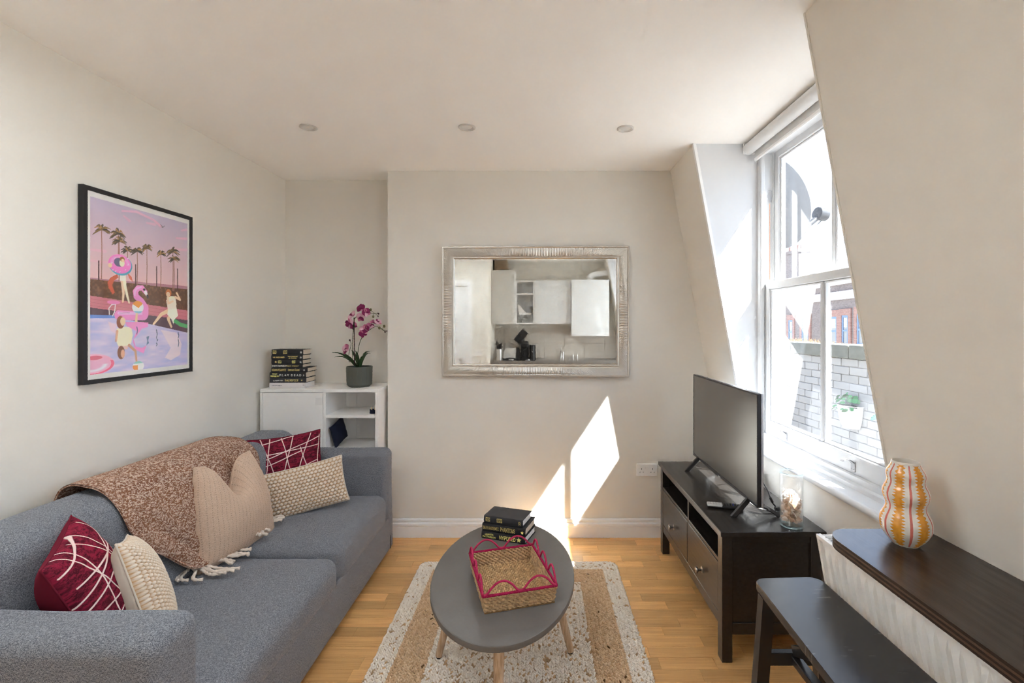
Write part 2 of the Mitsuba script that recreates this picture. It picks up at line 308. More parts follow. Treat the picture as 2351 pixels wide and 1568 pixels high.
put('knob', lathe([(0, .06), (.018, .058), (.026, .045), (.022, .03), (.01, .022), (.01, .004), (.024, .003), (.024, 0)][::-1], 20).apply_transform(trimesh.transformations.rotation_matrix(-math.pi / 2, [1, 0, 0])).apply_translation((-1.19, YR - .008, .985)), 'm_steel', d, smooth=40)
scene['m_blind_lit'] = {'type': 'principledthin', 'base_color': {'type': 'rgb', 'value': [0.86, 0.86, 0.85]}, 'roughness': 0.9, 'diff_trans': 1.15, 'spec_trans': 0.0, 'eta': 1.3}
b = thing('roller_blind', 'white translucent roller blind drawn down over the kitchen window', 'blind')
put('roll', tube([(1.232, W2[0] + .01, 2.481), (1.232, W2[1] - .01, 2.481)], 0.033, 20), 'm_blind', b, smooth=40)
put('fabric', (np.array([[1.264, W2[0] + .004, 0.84], [1.264, W2[1] - .004, 0.84], [1.264, W2[1] - .004, 2.49], [1.264, W2[0] + .004, 2.49]]), np.array([[0, 1, 2], [0, 2, 3]])), 'm_blind_lit', b)
put('hem_bar', cbox(1.255, 1.272, W2[0] + .006, W2[1] - .006, 0.81, 0.84, .005), 'm_white', b)
# ------------------------------------------------------------------ sofa
def heather(p, n, uv):
    a = noise(p.x * 700, p.y * 700, p.z * 700); b = noise(p.x * 300, p.y * 1100, p.z * 650); c = noise(p.x * 1100, p.y * 330, p.z * 420)
    t = smoothstep(0.30, 0.72, 0.40 * a + 0.30 * b + 0.30 * c)
    return mix((0.074, 0.083, 0.103), (0.272, 0.284, 0.305), t)
mat('m_sofa', proc(heather), 0.9, 0.15, sheen=0.8)
nz = meshkit.fbm
sofa = thing('sofa', 'grey heathered two-seat fabric sofa along the left wall', 'sofa')
SF, SB = -0.938, -1.80         # front and back (x)
def wob(s, amp, k=5.0): return lambda v: v + amp * (np.stack([nz(v * k + 3.1 * s, 2), nz(v * k + 7.7 * s + 9, 2), nz(v * k + 1.3 * s + 5, 2)], -1) - 0.5) * 2
def clear_floor(fn):
    def g(v):
        w = fn(v); w[:, 2] = np.maximum(w[:, 2], 0.025); return w
    return g
put('base', softbox((SB, 1.20, 0.03), (SF - 0.001, 3.11, 0.243), 0.008, 0.06, clear_floor(wob(1, 0.0015))), 'm_sofa', sofa, smooth=True)
def seat(y0, y1, zt, crown, s, sag=0.0):
    def fn(v):
        u = (v[:, 1] - y0) / (y1 - y0) * 2 - 1; q = (v[:, 0] - SB) / (SF - SB)
        top = np.clip((v[:, 2] - 0.26) / (zt - 0.26), 0, 1)
        z = v[:, 2] + top * crown * (1 - u ** 2) * (0.5 + 0.5 * q) - top * sag * np.exp(-((u - 0.2) / 0.7) ** 2) * np.exp(-((q - 0.55) / 0.5) ** 2)
        x = v[:, 0] + (q > 0.5) * 0.012 * (1 - u ** 4) * np.exp(-((v[:, 2] - 0.32) / 0.09) ** 2)
        x = x - (q > 0.5) * 0.03 * np.clip((0.236 - v[:, 2]) / 0.02, 0, 1)
        return wob(s, 0.003, 4.0)(np.stack([x, v[:, 1], z], 1))
    return softbox((SB + 0.05, y0, 0.12), (SF + 0.002, y1, zt), 0.055, 0.03, fn)
put('seat_cushion', seat(1.345, 2.268, 0.365, 0.020, 2, 0.0), 'm_sofa', sofa, smooth=True)
put('seat_cushion', seat(2.272, 2.985, 0.402, 0.026, 3, 0.0), 'm_sofa', sofa, smooth=True)
def backfn(v):
    t = np.clip((v[:, 2] - 0.38) / 0.42, 0, 1)
    x = v[:, 0] - (v[:, 0] > -1.68) * t * 0.045
    z = v[:, 2] + t * (0.012 * np.sin((v[:, 1] - 1.2) * 3.4) - 0.018 * np.clip((v[:, 1] - 2.2) / 0.9, 0, 1))
    return wob(4, 0.007, 3.0)(np.stack([x, v[:, 1], z], 1))
put('backrest', softbox((SB - 0.02, 1.19, 0.05), (-1.50, 3.105, 0.805), 0.085, 0.04, backfn), 'm_sofa', sofa, smooth=True)
put('armrest', softbox((SB, 1.175, 0.03), (SF, 1.345, 0.672), 0.045, 0.03, clear_floor(wob(5, 0.004))), 'm_sofa', sofa, smooth=True)
put('armrest', softbox((SB, 2.985, 0.03), (SF, 3.125, 0.668), 0.045, 0.03, clear_floor(wob(6, 0.004))), 'm_sofa', sofa, smooth=True)
put('vent_slit', box(SF - .002, SF + .0012, 3.055, 3.063, 0.03, 0.115), 'm_dark_hole', sofa, label='short dark slit in the cover by the far corner')
for (x, y) in ((-1.72, 1.25), (-1.0, 1.25), (-1.72, 3.05), (-1.0, 3.05)):
    put('foot', cbox(x - .03, x + .03, y - .03, y + .03, 0.0, 0.034, .003), 'm_black_matt', sofa)

# ------------------------------------------------------------------ cushions
def pillow(w, h, t, n=60, chop=0.0, seed=1, pinch=0.07, wr=0.006, relief=None, pw=0.5, backf=1.0):
    """front and back sheet (n x n) in local x (width), y (height), z (front)"""
    s = np.linspace(-1, 1, n); s = np.sign(s) * (1 - (1 - np.abs(s)) ** 1.25)
    U, V = np.meshgrid(s, s, indexing='ij')
    X = w / 2 * U * (1 - pinch * (1 - V ** 2)); Y = h / 2 * V * (1 - pinch * (1 - U ** 2))
    Z = t / 2 * ((1 - U ** 4) * (1 - V ** 4)) ** pw * (0.55 + 0.45 * (1 - U ** 2) * (1 - V ** 2)) ** 0.7
    Y0 = Y.copy()
    if chop:
        g = np.exp(-((U + 0.05) / 0.34) ** 2); top = np.clip((V + 0.1) / 1.1, 0, 1) ** 1.5
        Y = Y - chop * g * top; Z = Z * (1 - 0.55 * g * np.clip(V, 0, 1) ** 2)
        X = X * (1 - 0.30 * top) - 0.02 * w * top; Z = Z * (1 - 0.1 * top)
    P = np.stack([X, Y, Z], -1)
    uv = np.stack([U, V], -1).reshape(-1, 2) * 0.5 + 0.5
    e = ((1 - U ** 2) * (1 - V ** 2)) ** 0.5
    k = (meshkit.fbm(np.stack([X * 9, Y * 9, 0 * X + seed], -1), 3) - 0.5) * 2 * wr * np.minimum(1, 3 * e)
    F = P.copy(); F[..., 2] += k
    if relief is not None: F[..., 2] += relief(U, V) * np.minimum(1, 4 * e)
    B = P.copy(); B[..., 2] = -B[..., 2] * backf + k * 0.6
    return grid(F), grid(B, flip=True), uv
def cushion(name, label, w, h, t, c, A, B, mf, mb, uvk=True, group=None, **k):
    key = thing(name, label, 'cushion', group); M = frame_mat(c, A, B)
    f, b, uv = pillow(w, h, t, **k)
    put('front_cover', moved(f, M), mf, key, smooth=True, uv=uv); put('back_cover', moved(b, M), mb, key, smooth=True, uv=uv)
    n = int(round(len(uv) ** .5)); V = f.vertices.reshape(n, n, 3)
    edge = np.concatenate([V[:, 0], V[-1, 1:], V[-2::-1, -1], V[0, -2:0:-1]])
    put('piping', moved(tube(edge, 0.0028, 6, closed=True), M), mb, key, smooth=True)
    return key, M
LINES = [(0.02, 0.86, 0.62, 0.99), (0.05, 0.72, 0.98, 0.80), (0.0, 0.60, 1.0, 0.93), (0.02, 0.52, 0.72, 0.74), (0.0, 0.44, 1.0, 0.50), (0.05, 0.30, 0.95, 0.55), (0.0, 0.22, 1.0, 0.12), (0.05, 0.10, 0.7, 0.34),
         (0.12, 0.0, 0.30, 1.0), (0.42, 0.05, 0.16, 1.0), (0.36, 0.2, 0.62, 1.0), (0.62, 0.0, 0.45, 0.97), (0.58, 0.25, 0.86, 1.0), (0.90, 0.0, 0.70, 0.8), (0.93, 0.3, 0.99, 0.95)]
def velvet(p, n, uv):
    d = mi.Float(9.0)
    wx = uv.x + 0.012 * (noise(uv.x * 5, uv.y * 5, 1.0) - 0.5); wy = uv.y + 0.05 * (noise(uv.x * 2.2, uv.y * 2.2, 4.0) - 0.5)
    for (x0, y0, x1, y1) in LINES:
        ex, ey = x1 - x0, y1 - y0; L = ex * ex + ey * ey
        t = dr.clip(((wx - x0) * ex + (wy - y0) * ey) / L, 0, 1)
        d = dr.minimum(d, dr.square(wx - x0 - t * ex) + dr.square(wy - y0 - t * ey))
    d = dr.sqrt(d)
    pile = noise(uv.x * 26, uv.y * 60, 2.0) * 0.55 + noise(uv.x * 150, uv.y * 260, 8.0) * 0.45
    base = mix((0.055, 0.002, 0.010), (0.21, 0.010, 0.032), smoothstep(0.25, 0.8, pile))
    return base + (mi.Color3f(0.72, 0.56, 0.53) - base) * (1 - smoothstep(0.0045, 0.0085, d))
mat('m_velvet', proc(velvet), 0.75, 0.2, sheen=0.6, sheen_tint=0.8)
mat('m_velvet_back', (0.115, 0.006, 0.018), 0.8, 0.2, sheen=0.5, sheen_tint=0.8)
mat('m_linen', (0.56, 0.50, 0.42), 0.9, 0.15)
def quilt(p, n, uv):
    g = uv.x * 24.0; s = dr.abs(g - dr.floor(g) - 0.5)
    r = uv.y * 46.0 + dr.floor(g) * 0.5; q = r - dr.floor(r)
    dash = (1 - smoothstep(0.05, 0.11, s)) * (1 - smoothstep(0.40, 0.5, q))
    base = mix((0.47, 0.335, 0.245), (0.57, 0.425, 0.325), noise(uv.x * 200, uv.y * 200, 1.0))
    return base * (1 - 0.30 * dash)
mat('m_quilt', proc(quilt), 0.9, 0.15)
mat('m_quilt_back', (0.54, 0.40, 0.30), 0.9, 0.15)
mat('m_navy', (0.010, 0.013, 0.030), 0.7, 0.2)

cushion('cushion', 'burgundy velvet cushion with scribbled cream lines, nearest the front arm', 0.36, 0.41, 0.18, (-1.425, 1.530, 0.600), (-0.56, 0.82, 0.10), (-0.36, -0.10, 0.92), 'm_velvet', 'm_velvet_back', seed=3, wr=.010)
cushion('cushion', 'large pale pink stitched cushion with a dented top, leaning on the brown throw', 0.43, 0.46, 0.21, (-1.455, 2.285, 0.590), (0.24, 0.97, 0.0), (-0.16, 0.12, 0.97), 'm_quilt', 'm_quilt_back', backf=0.55, chop=0.155, seed=6, wr=.010, pinch=.05)
cushion('cushion', 'burgundy velvet cushion with cream lines, behind the woven lumbar cushion at the far arm', 0.385, 0.40, 0.15, (-1.462, 2.800, 0.612), (0.86, 0.50, 0.06), (-0.09, 0.26, 0.95), 'm_velvet', 'm_velvet_back', seed=8, wr=.006)

def jute_cover(w, h, t, nu, nv, seed, n=150, m=90):
    """thick lattice weave: rows of plump slanted loops"""
    su, sv = np.linspace(-1, 1, n), np.linspace(-1, 1, m); U, V = np.meshgrid(su, sv, indexing='ij')
    pinch = 0.05
    X = w / 2 * U * (1 - pinch * (1 - V ** 2)); Y = h / 2 * V * (1 - pinch * (1 - U ** 2))
    Z = t / 2 * ((1 - U ** 4) * (1 - V ** 4)) ** 0.5 * (0.55 + 0.45 * (1 - U ** 2) * (1 - V ** 2)) ** 0.7
    a, b = (U + 1) / 2 * nu, (V + 1) / 2 * nv; row = np.floor(b); aa = a + 0.5 * (row % 2); ca, cb = aa - np.floor(aa) - .5, b - row - .5
    lobe = np.sqrt(np.clip(1 - (ca / 0.50) ** 2 - (cb / 0.52) ** 2, 0, 1)); e = np.minimum(1, 5 * np.sqrt((1 - U ** 2) * (1 - V ** 2)))
    fib = 0.5 + 0.5 * np.sin(cb * 26 + ca * 10)
    Zf = Z + (0.0068 * lobe + 0.0008 * fib * lobe) * e - 0.003
    P = np.stack([X, Y, Zf], -1); B = np.stack([X, Y, -Z], -1)
    r = meshkit.noise(np.stack([np.floor(aa) * 7.1, row * 5.3, 0 * row + seed], -1))
    tw = (lobe[..., None] ** 0.7)
    col = (1 - tw) * np.array([0.42, 0.25, 0.12]) + tw * ((1 - r[..., None]) * np.array([0.66, 0.56, 0.44]) + r[..., None] * np.array([0.75, 0.68, 0.58]))
    col *= (0.90 + 0.14 * fib[..., None])
    uv = np.stack([U, V], -1).reshape(-1, 2) * .5 + .5
    return grid(P), grid(B, flip=True), col.reshape(-1, 3), uv, P
def jute_cushion(label, w, h, t, nu, nv, c, A, B, seed, n, m):
    key = thing('cushion', label, 'cushion'); M = frame_mat(c, A, B)
    f, b, col, uv, P = jute_cover(w, h, t, nu, nv, seed, n, m)
    put('woven_front', moved(f, M), 'm_vc', key, smooth=True, color=col); put('linen_back', moved(b, M), 'm_linen', key, smooth=True)
    e = np.concatenate([P[:, 0], P[-1, 1:], P[-2::-1, -1], P[0, -2:0:-1]])
    put('seam', moved(tube(e[::2], 0.0035, 6, closed=True), M), 'm_linen', key, smooth=True)
jute_cushion('cream and jute woven lumbar cushion seen edge on, beside the front burgundy cushion', 0.40, 0.27, 0.14, 30, 21, (-1.335, 1.625, 0.540), (0.36, -0.02, -0.90), (-0.55, 0.79, -0.20), 2, 168, 120)
jute_cushion('cream and jute woven lumbar cushion leaning in front of the far burgundy cushion', 0.43, 0.255, 0.12, 21, 14, (-1.292, 2.655, 0.548), (0.885, 0.43, 0.155), (-0.16, 0.10, 0.95), 5, 160, 108)

# ------------------------------------------------------------------ throw over the backrest
def throw_col(p, n, uv):
    a = noise(p.x * 170, p.y * 170, p.z * 170); b = noise(p.x * 330, p.y * 330, p.z * 330 + 9); c = noise(p.x * 16, p.y * 16, p.z * 16)
    t = smoothstep(0.36, 0.74, 0.5 * a + 0.5 * b)
    base = mix((0.155, 0.060, 0.034), (0.235, 0.105, 0.055), c)
    return base + (mi.Color3f(0.55, 0.42, 0.34) - base) * t
bumped('m_throw', proc(throw_col), proc(lambda p, n, uv: noise(p.x * 260, p.y * 260, p.z * 260)), 0.0025, 0.95, 0.1, sheen=0.5)
mat('m_tassel', (0.66, 0.58, 0.50), 0.95, 0.1)
thr = thing('throw_blanket', 'speckled brown and cream throw draped over the sofa backrest', 'throw')
path = spline([(-1.832, .62), (-1.826, .74), (-1.790, .818), (-1.70, .832), (-1.615, .815), (-1.557, .755), (-1.525, .64), (-1.502, .51), (-1.482, .43), (-1.462, .404), (-1.435, .396)], 70)
s = np.linspace(0, 1, 70); ns = np.stack([np.gradient(path[:, 1]), -np.gradient(path[:, 0])], 1); ns /= np.linalg.norm(ns, axis=1, keepdims=True); ns *= -1
ya = 1.79 + 0.03 * np.sin(s * 9) + 0.24 * np.clip((s - .62) / .38, 0, 1) ** 1.4
yb = 2.60 - 0.03 * np.sin(s * 7) - 0.10 * np.clip((s - .55) / .45, 0, 1)
TH = np.zeros((70, 90, 3)); q = np.linspace(0, 1, 90)
for i in range(70):
    y = ya[i] + (yb[i] - ya[i]) * q
    fold = 0.010 * np.sin(q * 21 + 2 * np.sin(s[i] * 4)) * np.clip((s[i] - .3) / .3, 0, 1) + 0.016 * np.exp(-((q - .60 - .1 * s[i]) / .05) ** 2) * np.clip((s[i] - .25) / .2, 0, 1)
    o = 0.012 + np.abs(fold) + 0.006 * meshkit.noise(np.stack([y * 14, 0 * y + s[i] * 14, 0 * y], -1))
    TH[i, :, 0] = path[i, 0] + ns[i, 0] * -o * -1; TH[i, :, 1] = y; TH[i, :, 2] = path[i, 1] + ns[i, 1] * o
def sheet(P, t):
    g = grid(P); n = g.vertex_normals.reshape(P.shape); Q = P - n * t; a, b = grid(P), grid(Q, flip=True)
    m, k = P.shape[:2]; idx = np.arange(m * k).reshape(m, k); bd = np.concatenate([idx[:, 0], idx[-1, 1:], idx[-2::-1, -1], idx[0, -2:0:-1]]); nb = np.roll(bd, -1); N = m * k
    f = np.vstack([a.faces, b.faces + N, np.stack([bd, nb, nb + N], 1), np.stack([bd, nb + N, bd + N], 1)])
    return trimesh.Trimesh(np.vstack([a.vertices, b.vertices]), f, process=False)
put('cloth', sheet(TH, -0.007), 'm_throw', thr, smooth=True)
rg = np.random.default_rng(3)
for (x, y, dx, dy) in ((-1.490, 2.045, .02, -.06), (-1.475, 2.05, .05, -.05), (-1.46, 2.06, .07, -.03), (-1.485, 2.04, -.01, -.05), (-1.45, 2.08, .10, -.01)):
    P = spline([(x, y, .412), (x + dx * .5 + rg.uniform(-.012, .012), y + dy * .5, .404), (x + dx + rg.uniform(-.015, .015), y + dy, .401), (x + dx * 1.4 + .02, y + dy * 1.3 + rg.uniform(-.02, .02), .400)], 22)
    put('tassel', tube(P, 0.0062 + 0.0016 * np.sin(np.arange(22) * 1.9), 7), 'm_tassel', thr, smooth=True)
for k in range(17):
    qk = (k + .5) / 17; y = ya[-1] + (yb[-1] - ya[-1]) * qk; L = rg.uniform(.10, .16); zt = 0.394 if y < 2.27 else 0.436
    pts = [(-1.445, y, zt + .018)]; ang = rg.uniform(-.7, .7)
    for j in range(1, 6):
        ang += rg.uniform(-.5, .5); px, py, _ = pts[-1]; pts.append((px + L / 5 * math.cos(ang), py + L / 5 * math.sin(ang), zt + .010 + rg.uniform(0, .006)))
    P = spline(pts, 22); put('tassel', tube(P, 0.0062 + 0.0016 * np.sin(np.arange(22) * 1.9), 7), 'm_tassel', thr, smooth=True)
# ------------------------------------------------------------------ braided rug
rug = thing('braided_rug', 'rectangular braided jute rug in cream and tan bands under the coffee table', 'rug')
rug_lo, rug_hi = np.array([-0.708, 1.10]), np.array([0.476, 2.925])
def lobe():
    m = trimesh.creation.uv_sphere(radius=1.0, count=[4, 6]); return m
LB = lobe(); rr = np.random.default_rng(11)
bands = {'cream_border': [], 'jute_band': [], 'cream_field': []}; bcols = {k: [] for k in bands}
ptc = 0.0182; nring = int(0.592 / ptc) + 1
for k in range(nring):
    ins = (k + .5) * ptc; lo, hi = rug_lo + ins, rug_hi - ins; rad = max(0.0, 0.05 - ins)
    if hi[0] <= lo[0]: continue
    cor = []
    for (cx, cy, a0) in ((hi[0], hi[1], 0), (lo[0], hi[1], 90), (lo[0], lo[1], 180), (hi[0], lo[1], 270)):
        for a in np.radians(np.linspace(a0, a0 + 90, 5)) if rad > 0 else [math.radians(a0 + 45)]:
            sx, sy = (1 if cx == hi[0] else -1), (1 if cy == hi[1] else -1)
            cor.append((cx - sx * rad + rad * math.cos(a), cy - sy * rad + rad * math.sin(a)))
    cor = np.array(cor + cor[:1]); seg = np.linalg.norm(np.diff(cor, axis=0), axis=1); S = np.r_[0, np.cumsum(seg)]; n = int(S[-1] / 0.0160); t = np.arange(n) * S[-1] / n + rr.random() * .02
    t = t % S[-1]; j = np.clip(np.searchsorted(S, t, side='right') - 1, 0, len(seg) - 1); keep = seg[j] > 1e-9
    t, j = t[keep], j[keep]; n = len(t)
    dirv = np.diff(cor, axis=0)[j] / seg[j][:, None]; pos = cor[j] + dirv * (t - S[j])[:, None]
    pos += rr.normal(0, .0011, pos.shape)
    name = 'cream_border' if k < 5 else 'jute_band' if k < 13 else 'cream_field'
    for side in (-1, 1):
        ang = np.arctan2(dirv[:, 1], dirv[:, 0]) + side * 0.55 + rr.normal(0, .12, n)
        nrm = np.stack([-dirv[:, 1], dirv[:, 0]], 1); c = pos + nrm * side * ptc * .25 + dirv * (0.0045 if side > 0 else -0.0045)
        big = rr.uniform(.88, 1.15, n)
        M = np.zeros((n, 4, 4)); M[:, 3, 3] = 1; ca, sa = np.cos(ang), np.sin(ang); a, b, h = 0.0107 * big, 0.0047 * big, 0.0060 * big
        M[:, 0, 0], M[:, 0, 1], M[:, 1, 0], M[:, 1, 1] = ca * a, -sa * b, sa * a, ca * b; M[:, 2, 2] = h
        M[:, :2, 3] = c; M[:, 2, 3] = 0.0085 + rr.normal(0, .0006, n)
        u = rr.random(n)
        if name == 'jute_band':
            col = np.array([0.58, 0.385, 0.22]) + (np.array([0.72, 0.54, 0.36]) - np.array([0.58, 0.385, 0.22])) * u[:, None]; col[rr.random(n) < .006] = (0.14, 0.07, 0.03)
        else:
            col = np.array([0.77, 0.69, 0.59]) + (np.array([0.87, 0.81, 0.73]) - np.array([0.77, 0.69, 0.59])) * u[:, None]
            tan = rr.random(n) < ((.08 if side > 0 else .14) if name == 'cream_field' else (.035 if side > 0 else .07)); col[tan] = np.array([0.52, 0.35, 0.20]) * rr.uniform(.8, 1.2, (tan.sum(), 1))
        bands[name].append(M); bcols[name].append(col)
for name in bands:
    M = np.concatenate(bands[name]); c = np.concatenate(bcols[name])
    put(name, scatter(LB, M), 'm_vc', rug, smooth=True, color=np.repeat(c, len(LB.vertices), 0), kind='stuff', label={'cream_border': 'cream plaited outer border', 'jute_band': 'tan jute band', 'cream_field': 'cream plaited centre flecked with tan'}[name])
mat('m_jute_back', (0.33, 0.21, 0.11), 0.95, 0.1)
put('backing', softbox((rug_lo[0] + .004, rug_lo[1] + .004, 0.001), (rug_hi[0] - .004, rug_hi[1] - .004, 0.0075), 0.003, .2), 'm_jute_back', rug)

# ------------------------------------------------------------------ coffee table
def concrete(p, n, uv):
    a = fbm(p.x * 9, p.y * 9, 1.0, 3); b = noise(p.x * 300, p.y * 300, 2.0)
    c = smoothstep(0.80, 0.84, noise(p.x * 60, p.y * 60, 7.0))
    return mix((0.105, 0.097, 0.088), (0.135, 0.127, 0.118), 0.75 * a + 0.25 * b) 
mat('m_concrete', proc(concrete), 0.42, 0.45)
def ashw(p, n, uv):
    g = fbm(p.x * 160, p.y * 160, p.z * 9, 3)
    return mix((0.40, 0.26, 0.155), (0.60, 0.44, 0.30), smoothstep(.2, .8, g))
mat('m_ash', proc(ashw), 0.5, 0.35)
ct = thing('coffee_table', 'oval dark grey coffee table with splayed pale wooden legs', 'table')
TC = np.array([-0.141, 2.030]); TA, TB, TZ = 0.294, 0.493, 0.42
th = np.linspace(0, 2 * np.pi, 97)[:-1]
def oval(k, z): return np.stack([TC[0] + (TA - k) * np.cos(th), TC[1] + (TB - k) * np.sin(th), np.full(96, z)], 1)
rings = np.stack([oval(.012, TZ - .024), oval(.003, TZ - .022), oval(0, TZ - .018), oval(0, TZ - .004), oval(.0012, TZ - .001), oval(.005, TZ)])
tm = grid(np.concatenate([rings, rings[:, :1]], 1), flip=True)
topc = trimesh.Trimesh(np.vstack([oval(.005, TZ), [[*TC, TZ]]]), [[i, (i + 1) % 96, 96] for i in range(96)], process=False); botc = trimesh.Trimesh(np.vstack([oval(.012, TZ - .024), [[*TC, TZ - .024]]]), [[(i + 1) % 96, i, 96] for i in range(96)], process=False)
put('top', join([tm, topc, botc]), 'm_concrete', ct, smooth=40)
for (fx, fy, tx, ty) in ((-0.428, 2.075, -0.335, 2.055), (0.146, 2.105, 0.055, 2.075), (-0.133, 1.60, -0.135, 1.69), (-0.15, 2.47, -0.145, 2.38)):
    g = put('leg', rod((fx, fy, 0.022), (tx, ty, TZ - .022), 0.0145, 0.0205, 20), 'm_ash', ct, smooth=40)
    put('foot_pad', rod((fx, fy, 0.0135), (fx + (tx - fx) * .03, fy, 0.024), 0.0115, 0.0125, 14), 'm_black_matt', g, smooth=40)

# ------------------------------------------------------------------ woven tray
tray = thing('woven_tray', 'rectangular woven seagrass tray with burgundy looped rim on the coffee table', 'tray')
AX = np.array([0.9615, 0.2748, 0]); BX = np.array([-0.2748, 0.9615, 0]); TRC = np.array([-0.108, 1.905, TZ]); HW, HL, HH = 0.138, 0.172, 0.070
TM = np.eye(4); TM[:3, 0], TM[:3, 1], TM[:3, 3] = AX, BX, TRC
grs = np.random.default_rng(5)
mat('m_grass_dark', (0.22, 0.125, 0.055), 0.9)
def perim(t, z, off=0.0, rad=0.012):
    hw, hl = HW + off - 0.010 * (1 - z / HH), HL + off - 0.010 * (1 - z / HH)
    pts = [(-hw, -hl), (hw, -hl), (hw, hl), (-hw, hl), (-hw, -hl)]; pts = np.array(pts); S = np.r_[0, np.cumsum(np.linalg.norm(np.diff(pts, axis=0), axis=1))]
    s = (t % 1.0) * S[-1]; return np.stack([np.interp(s, S, pts[:, 0]), np.interp(s, S, pts[:, 1])], 1)
ws, wc = [], []
for r in range(8):
    z = 0.006 + r * (HH - 0.010) / 8 + .003
    for strand in (0, 1):
        N = 300; t = np.arange(N) / N; ph = np.pi * strand + r * 1.3
        xy = perim(t, z, 0.0); nrm = xy / np.array([HW, HL]); nrm = np.where(np.abs(nrm[:, :1]) > np.abs(nrm[:, 1:]), np.stack([np.sign(nrm[:, 0]), 0 * t], 1), np.stack([0 * t, np.sign(nrm[:, 1])], 1))
        o = 0.0026 * np.sin(2 * np.pi * t * 31 + ph); zz = z + 0.0026 * np.cos(2 * np.pi * t * 31 + ph) + grs.normal(0, .0004, N)
        m = tube(np.c_[xy + nrm * o[:, None], zz], 0.0034 + .0008 * np.sin(np.arange(N) * 1.7 + r), 5, closed=True); ws.append(m)
        base = np.array([0.36, 0.225, 0.115]) + (np.array([0.54, 0.37, 0.21]) - np.array([0.36, 0.225, 0.115])) * grs.random((N, 1)); base *= (0.75 + .5 * meshkit.noise(np.stack([t * 90, 0 * t + r, 0 * t + strand], -1)))[:, None]; wc.append(np.repeat(base, 5, 0))
put('woven_side', moved(join(ws), TM), 'm_vc', tray, smooth=True, color=np.clip(np.vstack(wc), 0, 1), kind='stuff', label='woven seagrass sides')
ws, wc = [], []
for r, x in enumerate(np.linspace(-HW + .014, HW - .014, 33)):
    N = 110; y = np.linspace(-HL + .010, HL - .010, N); ph = np.pi * (r % 2) * 1.0 + .4 * (r // 2 % 2)
    P = np.stack([x + 0.0016 * np.sin(y * 330 + ph), y, 0.0075 + 0.0022 * np.cos(y * 330 + ph)], 1)
    ws.append(tube(P, 0.0042, 5)); base = np.array([0.34, 0.205, 0.09]) + (np.array([0.54, 0.36, 0.19]) - np.array([0.34, 0.205, 0.09])) * grs.random((N, 1)); base *= (0.75 + .5 * meshkit.noise(np.stack([y * 60, 0 * y + r * 3.3, 0 * y], -1)))[:, None]
    wc.append(np.vstack([np.repeat(base, 5, 0), base[:1], base[-1:]]))
put('woven_floor', moved(join(ws), TM), 'm_vc', tray, smooth=True, color=np.clip(np.vstack(wc), 0, 1), kind='stuff', label='woven seagrass floor')
put('liner', moved(join([box(-HW + .006, HW - .006, -HL + .006, HL - .006, 0.0006, 0.0045)] + [extrude([(s * (HW - .011), .002), (s * (HW - .009), .002), (s * (HW - .001), HH - .006), (s * (HW - .003), HH - .006)], 1, -HL + .008, HL - .008) for s in (-1, 1)] + [extrude([(s * (HL - .011), .002), (s * (HL - .009), .002), (s * (HL - .001), HH - .006), (s * (HL - .003), HH - .006)], 0, -HW + .008, HW - .008) for s in (-1, 1)]), TM), 'm_grass_dark', tray)
mat('m_cord', (0.30, 0.012, 0.055), 0.8, 0.25)
mat('m_cord2', (0.40, 0.03, 0.085), 0.8, 0.25)
def beaded(P, r, pitch):
    s = np.r_[0, np.cumsum(np.linalg.norm(np.diff(P, axis=0), axis=1))]; n = max(12, int(s[-1] / pitch * 5)); t = np.linspace(0, s[-1], n)
    Q = np.stack([np.interp(t, s, P[:, k]) for k in range(3)], 1)
    return tube(Q, r * (0.80 + 0.28 * np.abs(np.sin(t / pitch * np.pi))), 7)
cor = np.array([(-HW, -HL), (HW, -HL), (HW, HL), (-HW, HL)])
for k in range(4):
    a, b = cor[k], cor[(k + 1) % 4]; L = np.linalg.norm(b - a); t = np.linspace(0, 1, 60)
    P = np.c_[a + (b - a) * t[:, None], np.full(60, HH - .003)]
    put('rim_cord', moved(beaded(P, 0.0052, .0062), TM), 'm_cord', tray, smooth=True)
    nl = 2 if k % 2 == 0 else 3
    t = np.linspace(0, 1, 200); ph = t * nl - np.floor(np.clip(t * nl, 0, nl - 1e-6)); z = HH + .002 + 0.040 * np.sin(np.pi * ph) ** 1.0
    z = HH + .001 + 0.043 * np.clip(np.sin(np.pi * (ph - .09) / .82), 0, 1) ** 0.8 * ((ph > .09) & (ph < .91))
    Q = np.c_[a + (b - a) * (0.01 + 0.98 * t)[:, None], z]
    Q[:, 2] = np.convolve(np.pad(Q[:, 2], 6, mode='edge'), np.ones(13) / 13, 'valid')
    put('loop_cord', moved(beaded(Q, 0.0042, .0058), TM), 'm_cord2', tray, smooth=True)

# ------------------------------------------------------------------ books
mat('m_book_black', (0.014, 0.014, 0.016), 0.45, 0.4)
mat('m_book_charcoal', (0.028, 0.028, 0.032), 0.5, 0.4)
mat('m_book_white', (0.66, 0.63, 0.62), 0.45, 0.4)
mat('m_paper', (0.66, 0.55, 0.43), 0.9, 0.1)
mat('m_paper_white', (0.74, 0.71, 0.68), 0.9, 0.1)
mat('m_gold', (0.72, 0.58, 0.24), 0.35, 0.5, 0.6)
mat('m_yellow', (0.78, 0.72, 0.25), 0.5, 0.4)
mat('m_silver_print', (0.74, 0.72, 0.68), 0.45, 0.4)
mat('m_dark_print', (0.10, 0.10, 0.12), 0.5, 0.4)
def text_fit(s, w, h, bold=False):
    m = meshkit.text_mesh(s, 1.0, 0.02, bold); lo, hi = m.bounds; m.apply_translation((-lo[0], -lo[1], 0)); e = hi - lo
    v = m.vertices.copy(); v[:, 0] *= w / e[0]; v[:, 1] *= h / e[1]; v[:, 2] *= 0.02; m.vertices = v; return m
